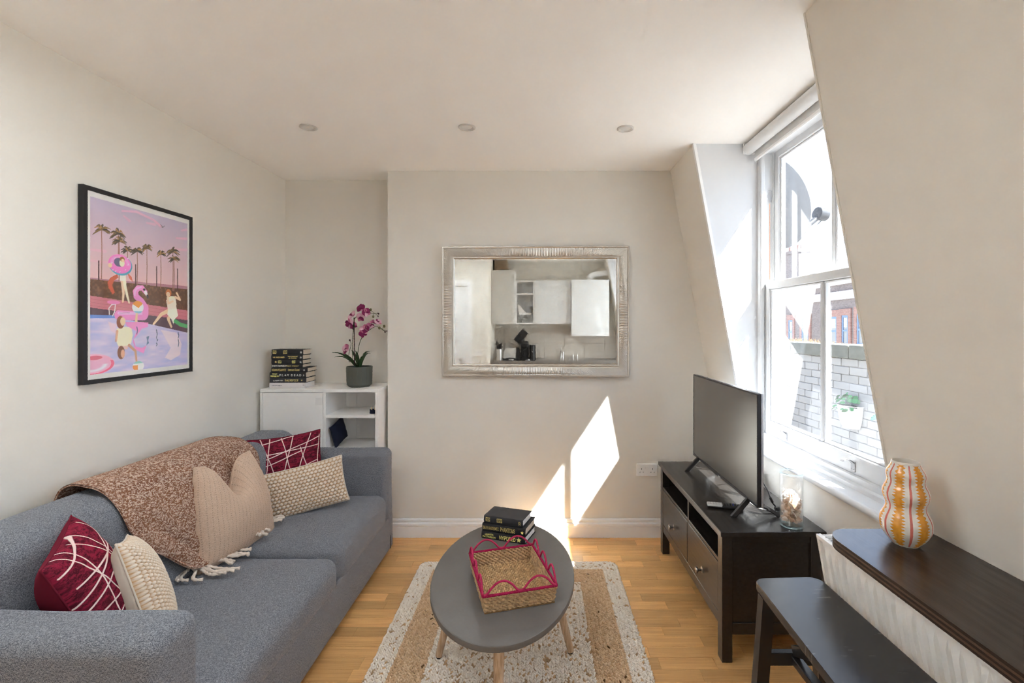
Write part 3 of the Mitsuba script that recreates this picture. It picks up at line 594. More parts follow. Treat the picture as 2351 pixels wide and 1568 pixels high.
def star(r, n=5, k=.45):
    a = np.pi / 2 + np.arange(2 * n) * np.pi / n; rr_ = np.where(np.arange(2 * n) % 2 == 0, r, r * k)
    return extrude(list(zip(rr_ * np.cos(a), rr_ * np.sin(a))), 2, 0, 0.0004)
def book(label, cat_group, L, Wd, Tk, M, cover, paper, prints):
    """spine along local x, spine face at y=0 looking to -y, lying flat, z up from 0"""
    b = thing('book', label, 'book', cat_group); c = 0.0028
    sp = [(0.004, 0), (0.0012, .25), (0, .5), (0.0012, .75), (0.004, 1)]
    prof = [(y, z * Tk) for y, z in sp] + [(Wd, Tk), (Wd, Tk - c), (0.006, Tk - c), (0.006, c), (Wd, c), (Wd, 0)]
    put('cover', moved(extrude(prof, 0, 0, L), M), cover, b, smooth=30)
    n = 10; ps = [(0.007, c)] + [(Wd - .005 - .0022 * math.sin(math.pi * k / n), c + (Tk - 2 * c) * k / n) for k in range(n + 1)] + [(0.007, Tk - c)]
    put('pages', moved(extrude(ps, 0, .004, L - .004), M), paper, b, smooth=30)
    R = np.array([[1, 0, 0, 0], [0, 0, -1, -0.0001], [0, 1, 0, 0], [0, 0, 0, 1.0]])
    for (s, x, y, w, h, m) in prints:       # s: text, or '*' star, '#' gilt block
        if s == '*': g = star(h / 2); g.apply_translation((x + w / 2, y + h / 2, 0))
        elif s == '#':
            q = [cbox(x, x + w, y, y + h * .16, 0, .0004, .0001), cbox(x, x + w, y + h * .84, y + h, 0, .0004, .0001), cbox(x, x + w * .1, y, y + h, 0, .0004, .0001), cbox(x + w * .9, x + w, y, y + h, 0, .0004, .0001)]
            q += [cbox(x + w * (.18 + .17 * i), x + w * (.27 + .17 * i), y + h * (.24 + .1 * (i % 2)), y + h * (.62 + .14 * (i % 2)), 0, .0004, .0001) for i in range(4)]; g = join(q)
        else: g = text_fit(s, w, h, True); g.apply_translation((x, y, 0))
        put('lettering', moved(g, M @ R), m, b, label='gilt block' if s == '#' else 'gold star' if s == '*' else f'lettering {s}')
    return b
def shelf_at(x, y, z, a): M = rotz(a); M[:3, 3] = (x, y, z); return M
CZ = 1.032     # cabinet top
G, Yl, Sv, Dk = 'm_gold', 'm_yellow', 'm_silver_print', 'm_dark_print'
# (label, length, width, thickness, x, y offset, turn, cover, paper, prints as fractions)
stack = [
 ('white paperback with small dark lettering, bottom of the cabinet stack', .238, .158, .034, 0, 0, .0, 'm_book_white', 'm_paper_white', [('Chris van Tulleken', .07, .38, .28, .20, Dk), ('o', .935, .42, .02, .22, 'm_dark_print')]),
 ('charcoal hardback lettered SACRIFICE, second from the bottom of the cabinet stack', .240, .155, .033, .002, 0, .01, 'm_book_charcoal', 'm_paper', [('S J BOLTON', .10, .34, .26, .24, Sv), ('SACRIFICE', .42, .28, .37, .42, G), ('*', .86, .3, .05, .4, G)]),
 ('black hardback lettered PLAY DEAD, third from the bottom of the cabinet stack', .240, .152, .038, .001, .001, -.01, 'm_book_black', 'm_paper', [('Richard', .08, .58, .13, .26, Yl), ('Montanari', .03, .16, .23, .36, Yl), ('P L A Y', .28, .30, .26, .34, Sv), ('D E A D', .60, .30, .28, .34, Sv), ('x', .93, .3, .03, .3, Sv)]),
 ('black hardback lettered Demon Seed, fourth from the bottom of the cabinet stack', .240, .158, .029, .012, -.002, .015, 'm_book_black', 'm_paper', [('DEAN KOONTZ', .03, .26, .38, .52, G), ('Demon Seed', .47, .26, .31, .52, G), ('*', .88, .2, .06, .5, Sv)]),
 ('slim black book with silver spine lettering, fourth down the cabinet stack', .206, .128, .024, .014, 0, .0, 'm_book_black', 'm_paper', [('DICK FRANCIS', .02, .28, .47, .50, Sv), ('PROOF', .50, .34, .13, .3, G), ('STRAIGHT', .66, .34, .22, .3, G)]),
 ('black book with star and yellow block prints, third down the cabinet stack', .207, .127, .029, .013, .001, -.006, 'm_book_black', 'm_paper', [('*', .10, .2, .09, .6, G), ('#', .22, .22, .10, .6, Yl), ('#', .66, .22, .11, .6, Yl), ('R', .92, .24, .05, .4, Sv)]),
 ('black book lettered THE TORMENT OF OTHERS, second from the top of the cabinet stack', .207, .127, .032, .013, 0, .006, 'm_book_black', 'm_paper', [('VAL McDERMID', .05, .36, .37, .32, G), ('THE TORMENT', .53, .56, .32, .26, G), ('OF OTHERS', .56, .20, .25, .26, G), ('R', .92, .26, .05, .4, Sv)]),
 ('black book with two gilt blocks on its spine, topmost on the cabinet stack', .207, .130, .036, .015, .001, .0, 'm_book_black', 'm_paper', [('#', .04, .22, .11, .62, G), ('#', .37, .22, .12, .62, G), ('R', .92, .26, .05, .4, Sv)])]
z = CZ + .0005
for (lab, L, Wd, Tk, dx, dy, a, cov, pap, pr) in stack:
    book(lab, None, L, Wd, Tk, shelf_at(-1.800 + dx, 3.215 + dy, z, a + 0.03), cov, pap, [(s, x * L, y * Tk, w * L, h * Tk, m) for (s, x, y, w, h, m) in pr]); z += Tk + .0004
z = TZ + .0005
tb = [('black hardback lettered NYPD RED, bottom of the stack on the coffee table', .225, .152, .034, .0, .0, 0, 'm_book_black', 'm_paper_white', [('JAMES', .08, .56, .20, .26, Yl), ('PATTERSON', .03, .20, .30, .26, Yl), ('NYPDRED', .42, .20, .37, .56, Yl), ('*', .80, .1, .13, .8, Yl)]),
      ('black hardback lettered PHANTOMS, middle of the stack on the coffee table', .222, .150, .036, .003, .003, .02, 'm_book_black', 'm_paper', [('DEAN R KOONTZ', .02, .28, .37, .44, G), ('PHANTOMS', .43, .2, .34, .6, G), ('*', .90, .2, .06, .5, Yl)]),
      ('black book with two gilt blocks, top of the stack on the coffee table', .202, .128, .034, .010, .012, .01, 'm_book_charcoal', 'm_paper_white', [('#', .05, .25, .11, .55, G), ('#', .34, .25, .14, .55, G), ('R', .90, .26, .05, .5, G)])]
for (lab, L, Wd, Tk, dx, dy, a, cov, pap, pr) in tb:
    ang = -0.335 + a
    book(lab, None, L, Wd, Tk, shelf_at(-0.272 + dx, 2.325 + dy, z, ang), cov, pap, [(s, x * L, y * Tk, w * L, h * Tk, m) for (s, x, y, w, h, m) in pr]); z += Tk + .0004
# ------------------------------------------------------------------ white cabinet in the alcove
cab = thing('cabinet', 'white storage cabinet in the alcove with one door and open shelves', 'cabinet')
CX0, CX1, CY0, CY1 = -1.828, -1.052, 3.155, 3.503
put('top', cbox(CX0, CX1, CY0, CY1, CZ - .021, CZ, .0015), 'm_cabinet', cab)
put('side_panel', cbox(CX0, CX0 + .018, CY0 + .001, CY1, .0, CZ - .0212, .001), 'm_cabinet', cab)
put('side_panel', cbox(CX1 - .018, CX1, CY0 + .001, CY1, .0, CZ - .0212, .001), 'm_cabinet', cab)
XD = -1.404
put('divider', cbox(XD - .009, XD + .009, CY0 + .002, CY1 - .006, .02, CZ - .0212, .001), 'm_cabinet', cab)
put('back_panel', join([box(CX0 + .01, XD + .085, CY1 - .007, CY1 - .003, .02, CZ - .022), box(XD + .0865, CX1 - .01, CY1 - .007, CY1 - .003, .02, CZ - .022)]), 'm_cabinet', cab)
for z in (0.842, 0.610):
    put('shelf', cbox(XD + .0095, CX1 - .0185, CY0 + .004, CY1 - .008, z, z + .018, .001), 'm_cabinet', cab)
put('base_panel', cbox(CX0 + .018, CX1 - .018, CY0 + .01, CY1 - .008, .04, .058, .001), 'm_cabinet', cab)
d = put('door', join([cbox(CX0 + .0195, XD - .0105, CY0 + .0015, CY0 + .0185, .07, CZ - .0235, .001)]), 'm_cabinet', cab)
hx, hz = XD - .034, 0.952
mat('m_recess', (0.70, 0.69, 0.67), 0.5)
put('pull', join([cbox(hx - .024, hx + .024, CY0 - .0006, CY0 + .002, hz - .024, hz + .024, .0004), box(hx - .024, hx - .0215, CY0 - .0016, CY0 - .0005, hz - .024, hz + .024)]), 'm_recess', d, label='square recessed finger pull')

c = thing('candle_holder', 'small dark blue tealight holder on the upper open shelf of the cabinet', 'candle holder')
cm = (-1.105, 3.235)
put('cup', lathe([(0, .8602), (.0255, .8602), (.0265, .863), (.0265, .884), (.0245, .886), (.023, .884), (.022, .866), (0, .866)], 28, (cm[0], cm[1], 0)), 'm_navy', c, smooth=40)
mat('m_wick', (0.75, 0.62, 0.45), 0.8)
put('wick', rod((cm[0] - .014, cm[1], .866), (cm[0] - .016, cm[1], .903), .0035), 'm_wick', c); put('wick', rod((cm[0] + .004, cm[1] + .004, .866), (cm[0] + .006, cm[1] + .004, .899), .0035), 'm_wick', c)
cushion('cushion', 'navy blue cushion tucked inside the lower open compartment of the white cabinet', 0.17, 0.16, 0.05, (-1.362, 3.285, 0.722), (0.10, 0.93, 0.30), (-0.12, -0.30, 0.95), 'm_navy', 'm_navy', n=40, seed=12)

# ------------------------------------------------------------------ orchid
orc = thing('orchid', 'pink purple orchid in a grey green faceted pot on the white cabinet', 'potted plant')
OX, OY = -1.226, 3.300
mat('m_pot', (0.075, 0.082, 0.066), 0.45, 0.4)
def facet(prof, n=18): return lathe(prof, n)
put('pot', moved(facet([(0, 0), (.066, 0), (.083, .016), (.086, .138), (.083, .140), (.080, .138), (.078, .06), (0, .06)]), trimesh.transformations.translation_matrix((OX, OY, CZ + .0003))), 'm_pot', orc)
mat('m_moss', (0.03, 0.035, 0.02), 0.95)
put('moss', moved(ball((0, 0, .112), (.079, .079, .014), 3), trimesh.transformations.translation_matrix((OX, OY, CZ))), 'm_moss', orc, smooth=True)
mat('m_leaf_dark', (0.022, 0.050, 0.018), 0.4, 0.4)
mat('m_stem', (0.045, 0.060, 0.022), 0.5, 0.3)
mat('m_stake', (0.045, 0.018, 0.020), 0.5, 0.3)
mat('m_petal', (0.46, 0.130, 0.235), 0.6, 0.2)
mat('m_petal_dark', (0.20, 0.022, 0.080), 0.6, 0.2)
mat('m_petal_pale', (0.66, 0.40, 0.48), 0.6, 0.2)
mat('m_bud', (0.12, 0.11, 0.045), 0.5, 0.3)
def px2(x, y, dd=0.0): return at(x, y, OY + dd)
def blade(p0, p1, lift, w, n=16):
    p0, p1 = np.array(p0), np.array(p1); t = np.linspace(0, 1, n); C = p0 + (p1 - p0) * t[:, None]; C[:, 2] += lift * np.sin(np.pi * t * .9)
    d = p1 - p0; side = np.cross(d, [0, 0, 1]); side /= np.linalg.norm(side) + 1e-9; up = np.cross(side, d); up /= np.linalg.norm(up)
    wid = w * np.sin(np.pi * np.clip(t * .93 + .07, 0, 1)) ** .6 * (1 - .2 * t)
    P = np.stack([C + side * (wid * s)[:, None] + up * (abs(s) * wid * .45)[:, None] for s in np.linspace(-1, 1, 7)], 1)
    return sheet(P, 0.0016)
base = np.array([OX, OY, CZ + .118])
for (tx, ty, dd, lift, w) in ((762, 812, .02, .03, .017), (768, 824, -.05, .035, .017), (786, 811, .05, .01, .014), (848, 812, -.02, .04, .016), (851, 816, .04, .04, .014), (838, 822, -.06, .03, .016), (807, 805, .03, .01, .016), (816, 806, -.03, .01, .014)):
    e = px2(tx, ty, dd); put('leaf', blade(base + (e - base) * .12, e, lift, w), 'm_leaf_dark', orc, smooth=True)
def stem(pts, r, m='m_stem'):
    P = spline([px2(x, y, dd) for (x, y, dd) in pts], 26); put('stem', tube(P, r, 7), m, orc, smooth=True); return P
stem([(812, 838, 0), (809, 800, 0), (811, 755, 0), (813, 735, 0), (818, 727, -.01), (832, 722, -.01), (842, 716, 0), (852, 719, .0), (862, 720, .0), (868, 718, .0)], .0021)
stem([(814, 838, .0), (813.5, 790, 0), (813, 729, 0)], .0033, 'm_stake')
stem([(818, 838, .01), (823, 800, .01), (831, 775, .0), (840, 764, -.01), (852, 755, -.01), (862, 750, 0), (871, 752, 0), (879, 757, 0), (886, 759, 0)], .0020)
stem([(802, 832, -.01), (801, 815, -.01), (804, 800, -.01), (806, 788, -.01), (803, 782, -.01)], .0016)
def petal(M, L, w, cup=.25, n=7):
    t = np.linspace(0, 1, n); wid = w * np.sin(np.pi * np.clip(t * .88 + .06, 0, 1)) ** .7
    P = np.stack([np.stack([wid * s, L * t, cup * L * (t ** 2) * .5 + cup * w * s * s * 1.2], 1) for s in np.linspace(-1, 1, 5)], 1)
    return moved(sheet(P, .0008), M)
rf = np.random.default_rng(21)
def flower(x, y, dd, size, face, roll, tone):
    f = thing_part = put('flower', ball(px2(x, y, dd), size * .10, 1), 'm_petal_dark', orc, smooth=True)
    c = px2(x, y, dd); face = np.array(face, float); face /= np.linalg.norm(face); up = np.array([0, 0, 1.0]); A = np.cross(up, face); A /= np.linalg.norm(A); B = np.cross(face, A)
    F = np.eye(4); F[:3, 0], F[:3, 1], F[:3, 2], F[:3, 3] = A, B, face, c
    for k, a in enumerate((0, 72, 140, 220, 288)):
        R = trimesh.transformations.rotation_matrix(math.radians(a + roll), [0, 0, 1]); big = k in (1, 4)
        m = ['m_petal', 'm_petal_pale', 'm_petal_dark'][int(rf.choice(3, p=tone))]
        put('petal', petal(F @ R, size * (.55 if big else .52), size * (.34 if big else .2), rf.uniform(-.1, .4)), m, f, smooth=True)
    put('lip', petal(F @ trimesh.transformations.rotation_matrix(math.pi + math.radians(roll), [0, 0, 1]) @ trimesh.transformations.rotation_matrix(.7, [1, 0, 0]), size * .3, size * .13, .6), 'm_petal_dark', f, smooth=True)
for (x, y, dd, sz, fc, rl, tn) in ((829, 708, 0, .062, (-.1, -.6, .2), 10, (.4, .2, .4)), (841, 717, -.02, .060, (.6, -.6, .1), 30, (.4, .5, .1)), (828, 728, -.02, .064, (-.2, -.8, -.2), 5, (.35, .15, .5)), (808, 724, .0, .066, (-.5, -.6, .4), 60, (.4, .35, .25)), (803, 743, -.02, .070, (-.5, -.7, -.1), 15, (.35, .45, .2)), (811, 748, .01, .05, (.3, -.8, 0), 40, (.4, .1, .5)),
        (838, 757, -.02, .070, (-.2, -.8, .2), 0, (.35, .4, .25)), (833, 766, -.03, .055, (0, -.7, -.3), 30, (.3, .1, .6)), (850, 749, 0, .056, (.3, -.5, .5), 20, (.5, .3, .2)), (858, 741, .01, .056, (.2, -.3, .8), 50, (.4, .5, .1)), (868, 739, .01, .048, (.5, -.5, .5), 10, (.4, .5, .1)), (795, 800, -.01, .062, (-.3, -.7, .1), 25, (.5, .2, .3)), (792, 806, 0, .042, (-.5, -.6, 0), 70, (.5, .2, .3))):
    flower(x, y, dd, sz, fc, rl, tn)
for (x, y, r) in ((851, 711, .0085), (857, 727, .008), (869, 720, .006), (868, 726, .0045), (871, 753, .0085), (882, 749, .0085), (884, 762, .0055), (888, 760, .004), (803, 781, .006)):
    put('bud', ball(px2(x, y), (r, r, r * 1.15), 2), 'm_bud' if r > .006 else 'm_stake', orc, smooth=True)
put('stem', join([rod(px2(862, 720), px2(851, 713), .0012), rod(px2(857, 721), px2(857, 725), .0012), rod(px2(863, 721), px2(868, 726), .0012), rod(px2(876, 755), px2(882, 750), .0012), rod(px2(877, 756), px2(884, 762), .0012)]), 'm_stem', orc)

# ------------------------------------------------------------------ black media bench
tvb = thing('media_bench', 'black brown low media bench with two drawers and open shelves under the window', 'tv bench')
bX0, bX1, bY0, bY1, bZ = 0.782, 1.222, 2.042, 3.108, 0.571
def blk(p, n, uv):
    g = fbm(p.x * 90, p.y * 7, p.z * 90, 3)
    return mix((0.0095, 0.0085, 0.008), (0.020, 0.017, 0.0155), g)
mat('m_blackwood', proc(blk), 0.24, 0.5)
put('top', cbox(bX0, bX1 + .012, bY0, bY1, bZ - .022, bZ, .002), 'm_blackwood', tvb)
fx0, fx1, fy0, fy1 = bX0 + .012, bX1, bY0 + .018, bY1 - .018
for (x, y) in ((fx0, fy0), (fx1 - .045, fy0), (fx0, fy1 - .05), (fx1 - .045, fy1 - .05)):
    put('leg', cbox(x, x + .045, y, y + .05, 0.0005, bZ - .0225, .002), 'm_blackwood', tvb)
for y in (fy0 + .012, fy1 - .030):
    put('side_panel', cbox(fx0 + .04, fx1 - .04, y, y + .018, .150, bZ - .024, .001), 'm_blackwood', tvb)
    put('side_rail', cbox(fx0 + .045, fx1 - .045, y - .006, y + .022, .118, .168, .0015), 'm_blackwood', tvb); put('side_rail', cbox(fx0 + .045, fx1 - .045, y - .004, y + .022, bZ - .060, bZ - .0235, .0015), 'm_blackwood', tvb)
put('front_rail', cbox(fx0 + .003, fx0 + .022, fy0 + .05, fy1 - .05, .142, .190, .0015), 'm_blackwood', tvb)
put('front_rail', cbox(fx0 + .003, fx0 + .022, fy0 + .05, fy1 - .05, .524, bZ - .0225, .0015), 'm_blackwood', tvb)
ym = 2.535
put('divider', cbox(fx0 + .003, fx1 - .02, ym - .011, ym + .011, .16, bZ - .0235, .0015), 'm_blackwood', tvb)
put('shelf', cbox(fx0 + .003, fx1 - .02, fy0 + .03, fy1 - .03, .412, .428, .0015), 'm_blackwood', tvb)
put('back_panel', box(fx1 - .018, fx1 - .012, fy0 + .02, fy1 - .02, .15, bZ - .024), 'm_blackwood', tvb)
put('bottom_panel', box(fx0 + .02, fx1 - .02, fy0 + .03, fy1 - .03, .168, .180), 'm_blackwood', tvb)
for (a, b, kz) in ((fy0 + .053, ym - .013, .270), (ym + .013, fy1 - .053, .276)):
    dr_ = put('drawer', cbox(fx0 + .0015, fx0 + .021, a, b, .194, .409, .002), 'm_blackwood', tvb)
    kn = lathe([(0.0165, 0), (.0165, .002), (.006, .004), (.0055, .012), (.007, .018), (.013, .022), (.0155, .027), (.0135, .0315), (0, .0335)], 20); kn.apply_transform(trimesh.transformations.rotation_matrix(-math.pi / 2, [0, 1, 0]))
    put('knob', moved(kn, trimesh.transformations.translation_matrix((fx0 + .0015, (a + b) / 2 + .0, kz))), 'm_knob', dr_, smooth=40)

# ------------------------------------------------------------------ television
mat('m_screen', (0.10, 0.097, 0.09), 0.22, 0.6)
mat('m_bezel', (0.030, 0.030, 0.034), 0.35, 0.5, 0.5)
mat('m_silver_edge', (0.50, 0.51, 0.54), 0.35, 0.5, 0.6)
tv = thing('television', 'black flat screen television standing on the media bench', 'television')
vX, vY0, vY1, vZ0, vZ1 = 0.988, 2.140, 3.020, 0.636, 1.145
put('bezel', join([cbox(vX - .006, vX + .012, vY0, vY0 + .008, vZ0, vZ1, .002), cbox(vX - .006, vX + .012, vY1 - .008, vY1, vZ0, vZ1, .002), cbox(vX - .006, vX + .012, vY0, vY1, vZ1 - .008, vZ1, .002), cbox(vX - .008, vX + .012, vY0, vY1, vZ0, vZ0 + .014, .002)]), 'm_bezel', tv)
put('screen', box(vX - .0045, vX + .010, vY0 + .006, vY1 - .006, vZ0 + .012, vZ1 - .006), 'm_screen', tv)
put('back_cover', hull(np.vstack([box(vX + .012, vX + .022, vY0, vY1, vZ0, vZ1).vertices, box(vX + .04, vX + .058, vY0 + .10, vY1 - .10, vZ0 + .03, vZ0 + .30).vertices])), 'm_silver_edge', tv, smooth=25)
put('sensor', box(vX - .0095, vX - .007, 2.57, 2.595, vZ0 - .004, vZ0 + .004), 'm_plastic_grey', tv)
for y in (2.235, 2.925):
    for (xt, sgn) in ((0.902, -1), (1.118, 1)):
        xa = vX + sgn * .010 + .006
        put('foot', hull(np.vstack([box(xa - .010, xa + .010, y - .008, y + .008, vZ0 + .002, vZ0 + .010).vertices, box(xt - .012, xt + .012, y - sgn * 0 - .030 - .007, y - .030 + .007, bZ + .0004, bZ + .005).vertices])), 'm_black', tv)
tagrem = thing('remote_control', 'grey and black remote control lying on the media bench', 'remote control')
RM = frame_mat((0.905, 2.312, bZ + .0005), (0.97, -0.235, 0), (0.235, 0.97, 0))
put('body', moved(softbox((-.082, -.021, 0), (.082, .021, .017), .0075, .02), RM), 'm_black_matt', tagrem, smooth=True)
mat('m_silver_plastic', (0.55, 0.56, 0.57), 0.3, 0.5, 0.3)
put('faceplate', moved(softbox((-.0825, -.0215, .006), (-.012, .0215, .0182), .006, .02), RM), 'm_silver_plastic', tagrem, smooth=True)
mat('m_button_blue', (0.03, 0.06, 0.30), 0.4)
for i in range(11):
    for j in range(3):
        m = 'm_plastic_grey' if i < 5 else ('m_button_blue' if i == 8 else 'm_black')
        put('button', moved(softbox((-.0025 - .066 + i * .0128, -.003 + (j - 1) * .0115, .0165), (.0025 - .066 + i * .0128, .003 + (j - 1) * .0115, .0198), .0014, .02), RM), m, tagrem, smooth=True)
# aerial lead, plug and cable behind the television
ca = thing('aerial_cable', 'thin black cable hanging behind the television to a small black connector', 'cable')
P = spline([(1.02, 2.20, .765), (1.050, 2.235, .722), (1.085, 2.255, .672), (1.108, 2.275, .625), (1.135, 2.285, .590)], 30)
put('lead', tube(P, .0032, 7), 'm_black_matt', ca, smooth=True)
put('connector', moved(softbox((-.020, -.010, 0), (.020, .010, .018), .005, .02), frame_mat((1.15, 2.285, bZ + .001), (.9, .2, 0), (-.2, .9, 0))), 'm_black', ca, smooth=True)
put('connector', rod((1.100, 2.269, .640), (1.118, 2.279, .612), .0062), 'm_black', ca)
ca = thing('cable', 'black and white cable curling over the back of the media bench', 'cable')
P = spline([(1.00, 2.30, .622), (1.025, 2.285, .600), (1.06, 2.265, .584), (1.10, 2.255, .577), (1.15, 2.26, .5755), (1.19, 2.30, .5755)], 40)
put('lead', tube(P[:18], .0034, 7), 'm_silver_print', ca, smooth=True); put('lead', tube(P[17:], .0034, 7), 'm_black_matt', ca, smooth=True)
pl = thing('power_plug', 'black power plug and adaptor on the wall behind the television', 'plug')
put('body', softbox((1.175, 2.60, .585), (1.232, 2.66, .665), .012, .02), 'm_black', pl, smooth=True); put('flex', tube(spline([(1.19, 2.63, .66), (1.17, 2.60, .70), (1.12, 2.55, .74), (1.05, 2.50, .76)], 20), .0035, 7), 'm_black_matt', pl, smooth=True)

# ------------------------------------------------------------------ glass cylinder with shells
gv = thing('glass_vase', 'clear glass cylinder vase half filled with shells on the media bench corner', 'vase')
gx, gy, gr, gh = 1.120, 2.112, .0475, .232; g0 = bZ + .0006
put('wall', join([lathe([(gr, .008), (gr, gh - .002)], 64, (gx, gy, g0)), lathe([(gr - .0032, .010), (gr - .0032, gh - .002)], 64, (gx, gy, g0))]), 'm_pane', gv, smooth=True)
thc = np.linspace(0, 2 * np.pi, 65)[:-1]
put('rim', tube(np.stack([gx + gr * np.cos(thc), gy + gr * np.sin(thc), np.full(64, g0 + gh)], 1), .0034, 8, closed=True), 'm_rim_glass', gv, smooth=True, label='bright rounded glass rim')
put('base', lathe([(0, 0), (gr - .002, 0), (gr, .003), (gr, .008), (gr - .002, .009), (0, .009)], 56, (gx, gy, g0)), 'm_rim_glass', gv, smooth=40, label='thick bluish glass base')
scene['m_rim_glass'] = {'type': 'dielectric', 'int_ior': 1.5, 'specular_transmittance': {'type': 'rgb', 'value': [0.82, 0.93, 0.95]}}
mat('m_shell', (0.78, 0.66, 0.56), 0.45, 0.4)
mat('m_shell_pale', (0.82, 0.77, 0.71), 0.45, 0.4)
mat('m_shell_brown', (0.58, 0.42, 0.31), 0.5, 0.4)
def scallop(s, n=15, m=12, cup=.38):
    a = np.linspace(-1.25, 1.25, n); t = np.linspace(0, 1, m); A_, T_ = np.meshgrid(a, t, indexing='ij')
    R = s * T_ * (1 - .05 * np.cos(A_ * 12) * T_); z = cup * s * np.sin(np.pi * np.clip(T_, 0, 1) * .85) * (1 - (A_ / 1.6) ** 2) + .03 * s * np.cos(A_ * 12) * T_
    return sheet(np.stack([R * np.sin(A_), R * np.cos(A_) - s * .5, z], -1), .0012)
def whelk(s, n=40):
    t = np.linspace(0, 1, n); a = t * 2 * np.pi * 2.6; r = s * .32 * (1 - t) ** .8
    return tube(np.stack([r * np.cos(a) * .5, r * np.sin(a) * .5, s * (t - .3)], 1), s * .30 * (1 - t * .93), 9)
rs = np.random.default_rng(14)
nsh = 60
for k in range(nsh):
    zz = g0 + .022 + .118 * k / nsh; ang = k * 2.4; rad = .036 * math.sqrt(rs.uniform(.02, 1)) if k < nsh - 1 else .004; s = rs.uniform(.020, .029)
    m = scallop(s) if k % 4 else whelk(s * 1.5)
    R = trimesh.transformations.random_rotation_matrix(rs.random(3)); R[:3, 3] = (gx + rad * math.cos(ang), gy + rad * math.sin(ang), zz)
    m = moved(m, R); rr2 = m.vertices[:, :2] - np.array([gx, gy]); L = np.linalg.norm(rr2, axis=1, keepdims=True); lim = gr - .0050
    v = m.vertices.copy(); v[:, :2] = np.array([gx, gy]) + rr2 * np.minimum(1, lim / np.maximum(L, 1e-9)); v[:, 2] = np.maximum(v[:, 2], g0 + .0095); m.vertices = v
    put('shell', m, rs.choice(['m_shell', 'm_shell_pale', 'm_shell_pale', 'm_shell_brown']), smooth=True, label='pale sea shell among the shells filling the glass cylinder vase', cat='shell', group='shells in the glass cylinder vase')

# ------------------------------------------------------------------ radiator, shelf over it, patterned vase, bar bench
rad = thing('radiator', 'white ribbed panel radiator leaning with the sloping wall behind the black bench', 'radiator')
SL = 0.1815
ry0, ry1, rz0, rz1, rx = 0.30, 1.556, 0.175, 0.775, 0.905
def rxz(z): return rx + SL * (rz1 - z)
# ribbed front sheet
yy = np.arange(ry0 + .012, ry1 - .011, .0021); zz = np.linspace(rz0 + .004, rz1 - .004, 26)
Y, Z = np.meshgrid(yy, zz, indexing='ij')
ph = (Y - ry0) / .0333; q = ph - np.floor(ph); rib = np.clip(np.minimum(q, 1 - q) * 9 - 1.2, 0, 1) * np.clip(np.minimum(Z - rz0 - .028, rz1 - .034 - Z) / .018, 0, 1)
X = rxz(Z) - 0.0085 * rib + .009
put('front_panel', grid(np.stack([X, Y, Z], -1), flip=True), 'm_radiator', rad, smooth=50)
def slant(x0, x1, y0, y1, z0, z1):
    return hull([(rxz(z) + x, y, z) for x in (x0, x1) for y in (y0, y1) for z in (z0, z1)])
put('rim', join([slant(-.001, .012, ry0, ry0 + .014, rz0, rz1), slant(-.001, .012, ry1 - .014, ry1, rz0, rz1), slant(-.001, .012, ry0, ry1, rz1 - .012, rz1), slant(-.001, .012, ry0, ry1, rz0, rz0 + .012)]), 'm_radiator', rad)
put('back_panel', slant(.085, .097, ry0 + .01, ry1 - .01, rz0, rz1 - .006), 'm_radiator', rad)
for yq in (ry1 - .006, ry0 + .001): put('side_cover', slant(.010, .100, yq, yq + .005, rz0 + .01, rz1 - .002), 'm_radiator', rad)
gy_ = np.arange(ry0 + .02, ry1 - .02, .0135)
put('top_grille', join([slant(.010, .014, ry0, ry1, rz1 - .004, rz1 + .001), slant(.094, .100, ry0, ry1, rz1 - .004, rz1 + .001)] + [slant(.014, .094, y, y + .006, rz1 - .003, rz1) for y in gy_] + [slant(.05, .054, ry0, ry1, rz1 - .004, rz1)]), 'm_radiator', rad)
for y in (0.5, 1.35):
    put('leg', join([hull([(rxz(rz0 + .05) + x, yy_, rz0 + .05) for x in (.03, .07) for yy_ in (y, y + .03)] + [(rxz(.0) - .02 + x, yy_, 0.0005) for x in (.03, .07) for yy_ in (y, y + .03)])]), 'm_radiator', rad)
for y in (.5, 1.3): put('wall_bracket', slant(.095, .29, y, y + .03, .55, .58), 'm_radiator', rad)

def walnut(p, n, uv):
    g = fbm(p.x * 70, p.y * 5, 2.0, 3); f = noise(p.x * 600, p.y * 25, 1.0)
    return mix((0.012, 0.0075, 0.0055), (0.035, 0.022, 0.016), 0.7 * g + 0.3 * f)
mat('m_walnut', proc(walnut), 0.27, 0.5)
sh = thing('radiator_shelf', 'dark brown shelf with a rounded end above the white radiator', 'shelf')
sx0, sy1, sz0, sz1 = 0.896, 1.516, 0.7765, 0.808
xb = XS(sz1) - .002
pl_ = [(sx0, 0.25)] + [(sx0, sy1 - .09)] + [(sx0 + .075 * (1 - math.cos(a)), sy1 - .09 + .09 * math.sin(a)) for a in np.linspace(.1, math.pi / 2, 9)] + [(xb, sy1), (xb, 0.25)]
mt = extrude(pl_, 2, sz1 - .0016, sz1); put('top_veneer', mt, 'm_walnut', sh)
mat('m_ply', (0.030, 0.018, 0.012), 0.6, 0.3)
mat('m_ply_light', (0.085, 0.050, 0.031), 0.6, 0.3)
for k in range(5):
    a = sz0 + (sz1 - .0017 - sz0) * k / 5; b = sz0 + (sz1 - .0017 - sz0) * (k + 1) / 5
    ins = .0004 * (k % 2); put('ply_layer', extrude([(x + (ins if x < 1.0 else 0), y - (ins if y > 1.4 else 0)) for x, y in pl_], 2, a, b), ('m_ply', 'm_ply_light')[k % 2], sh)

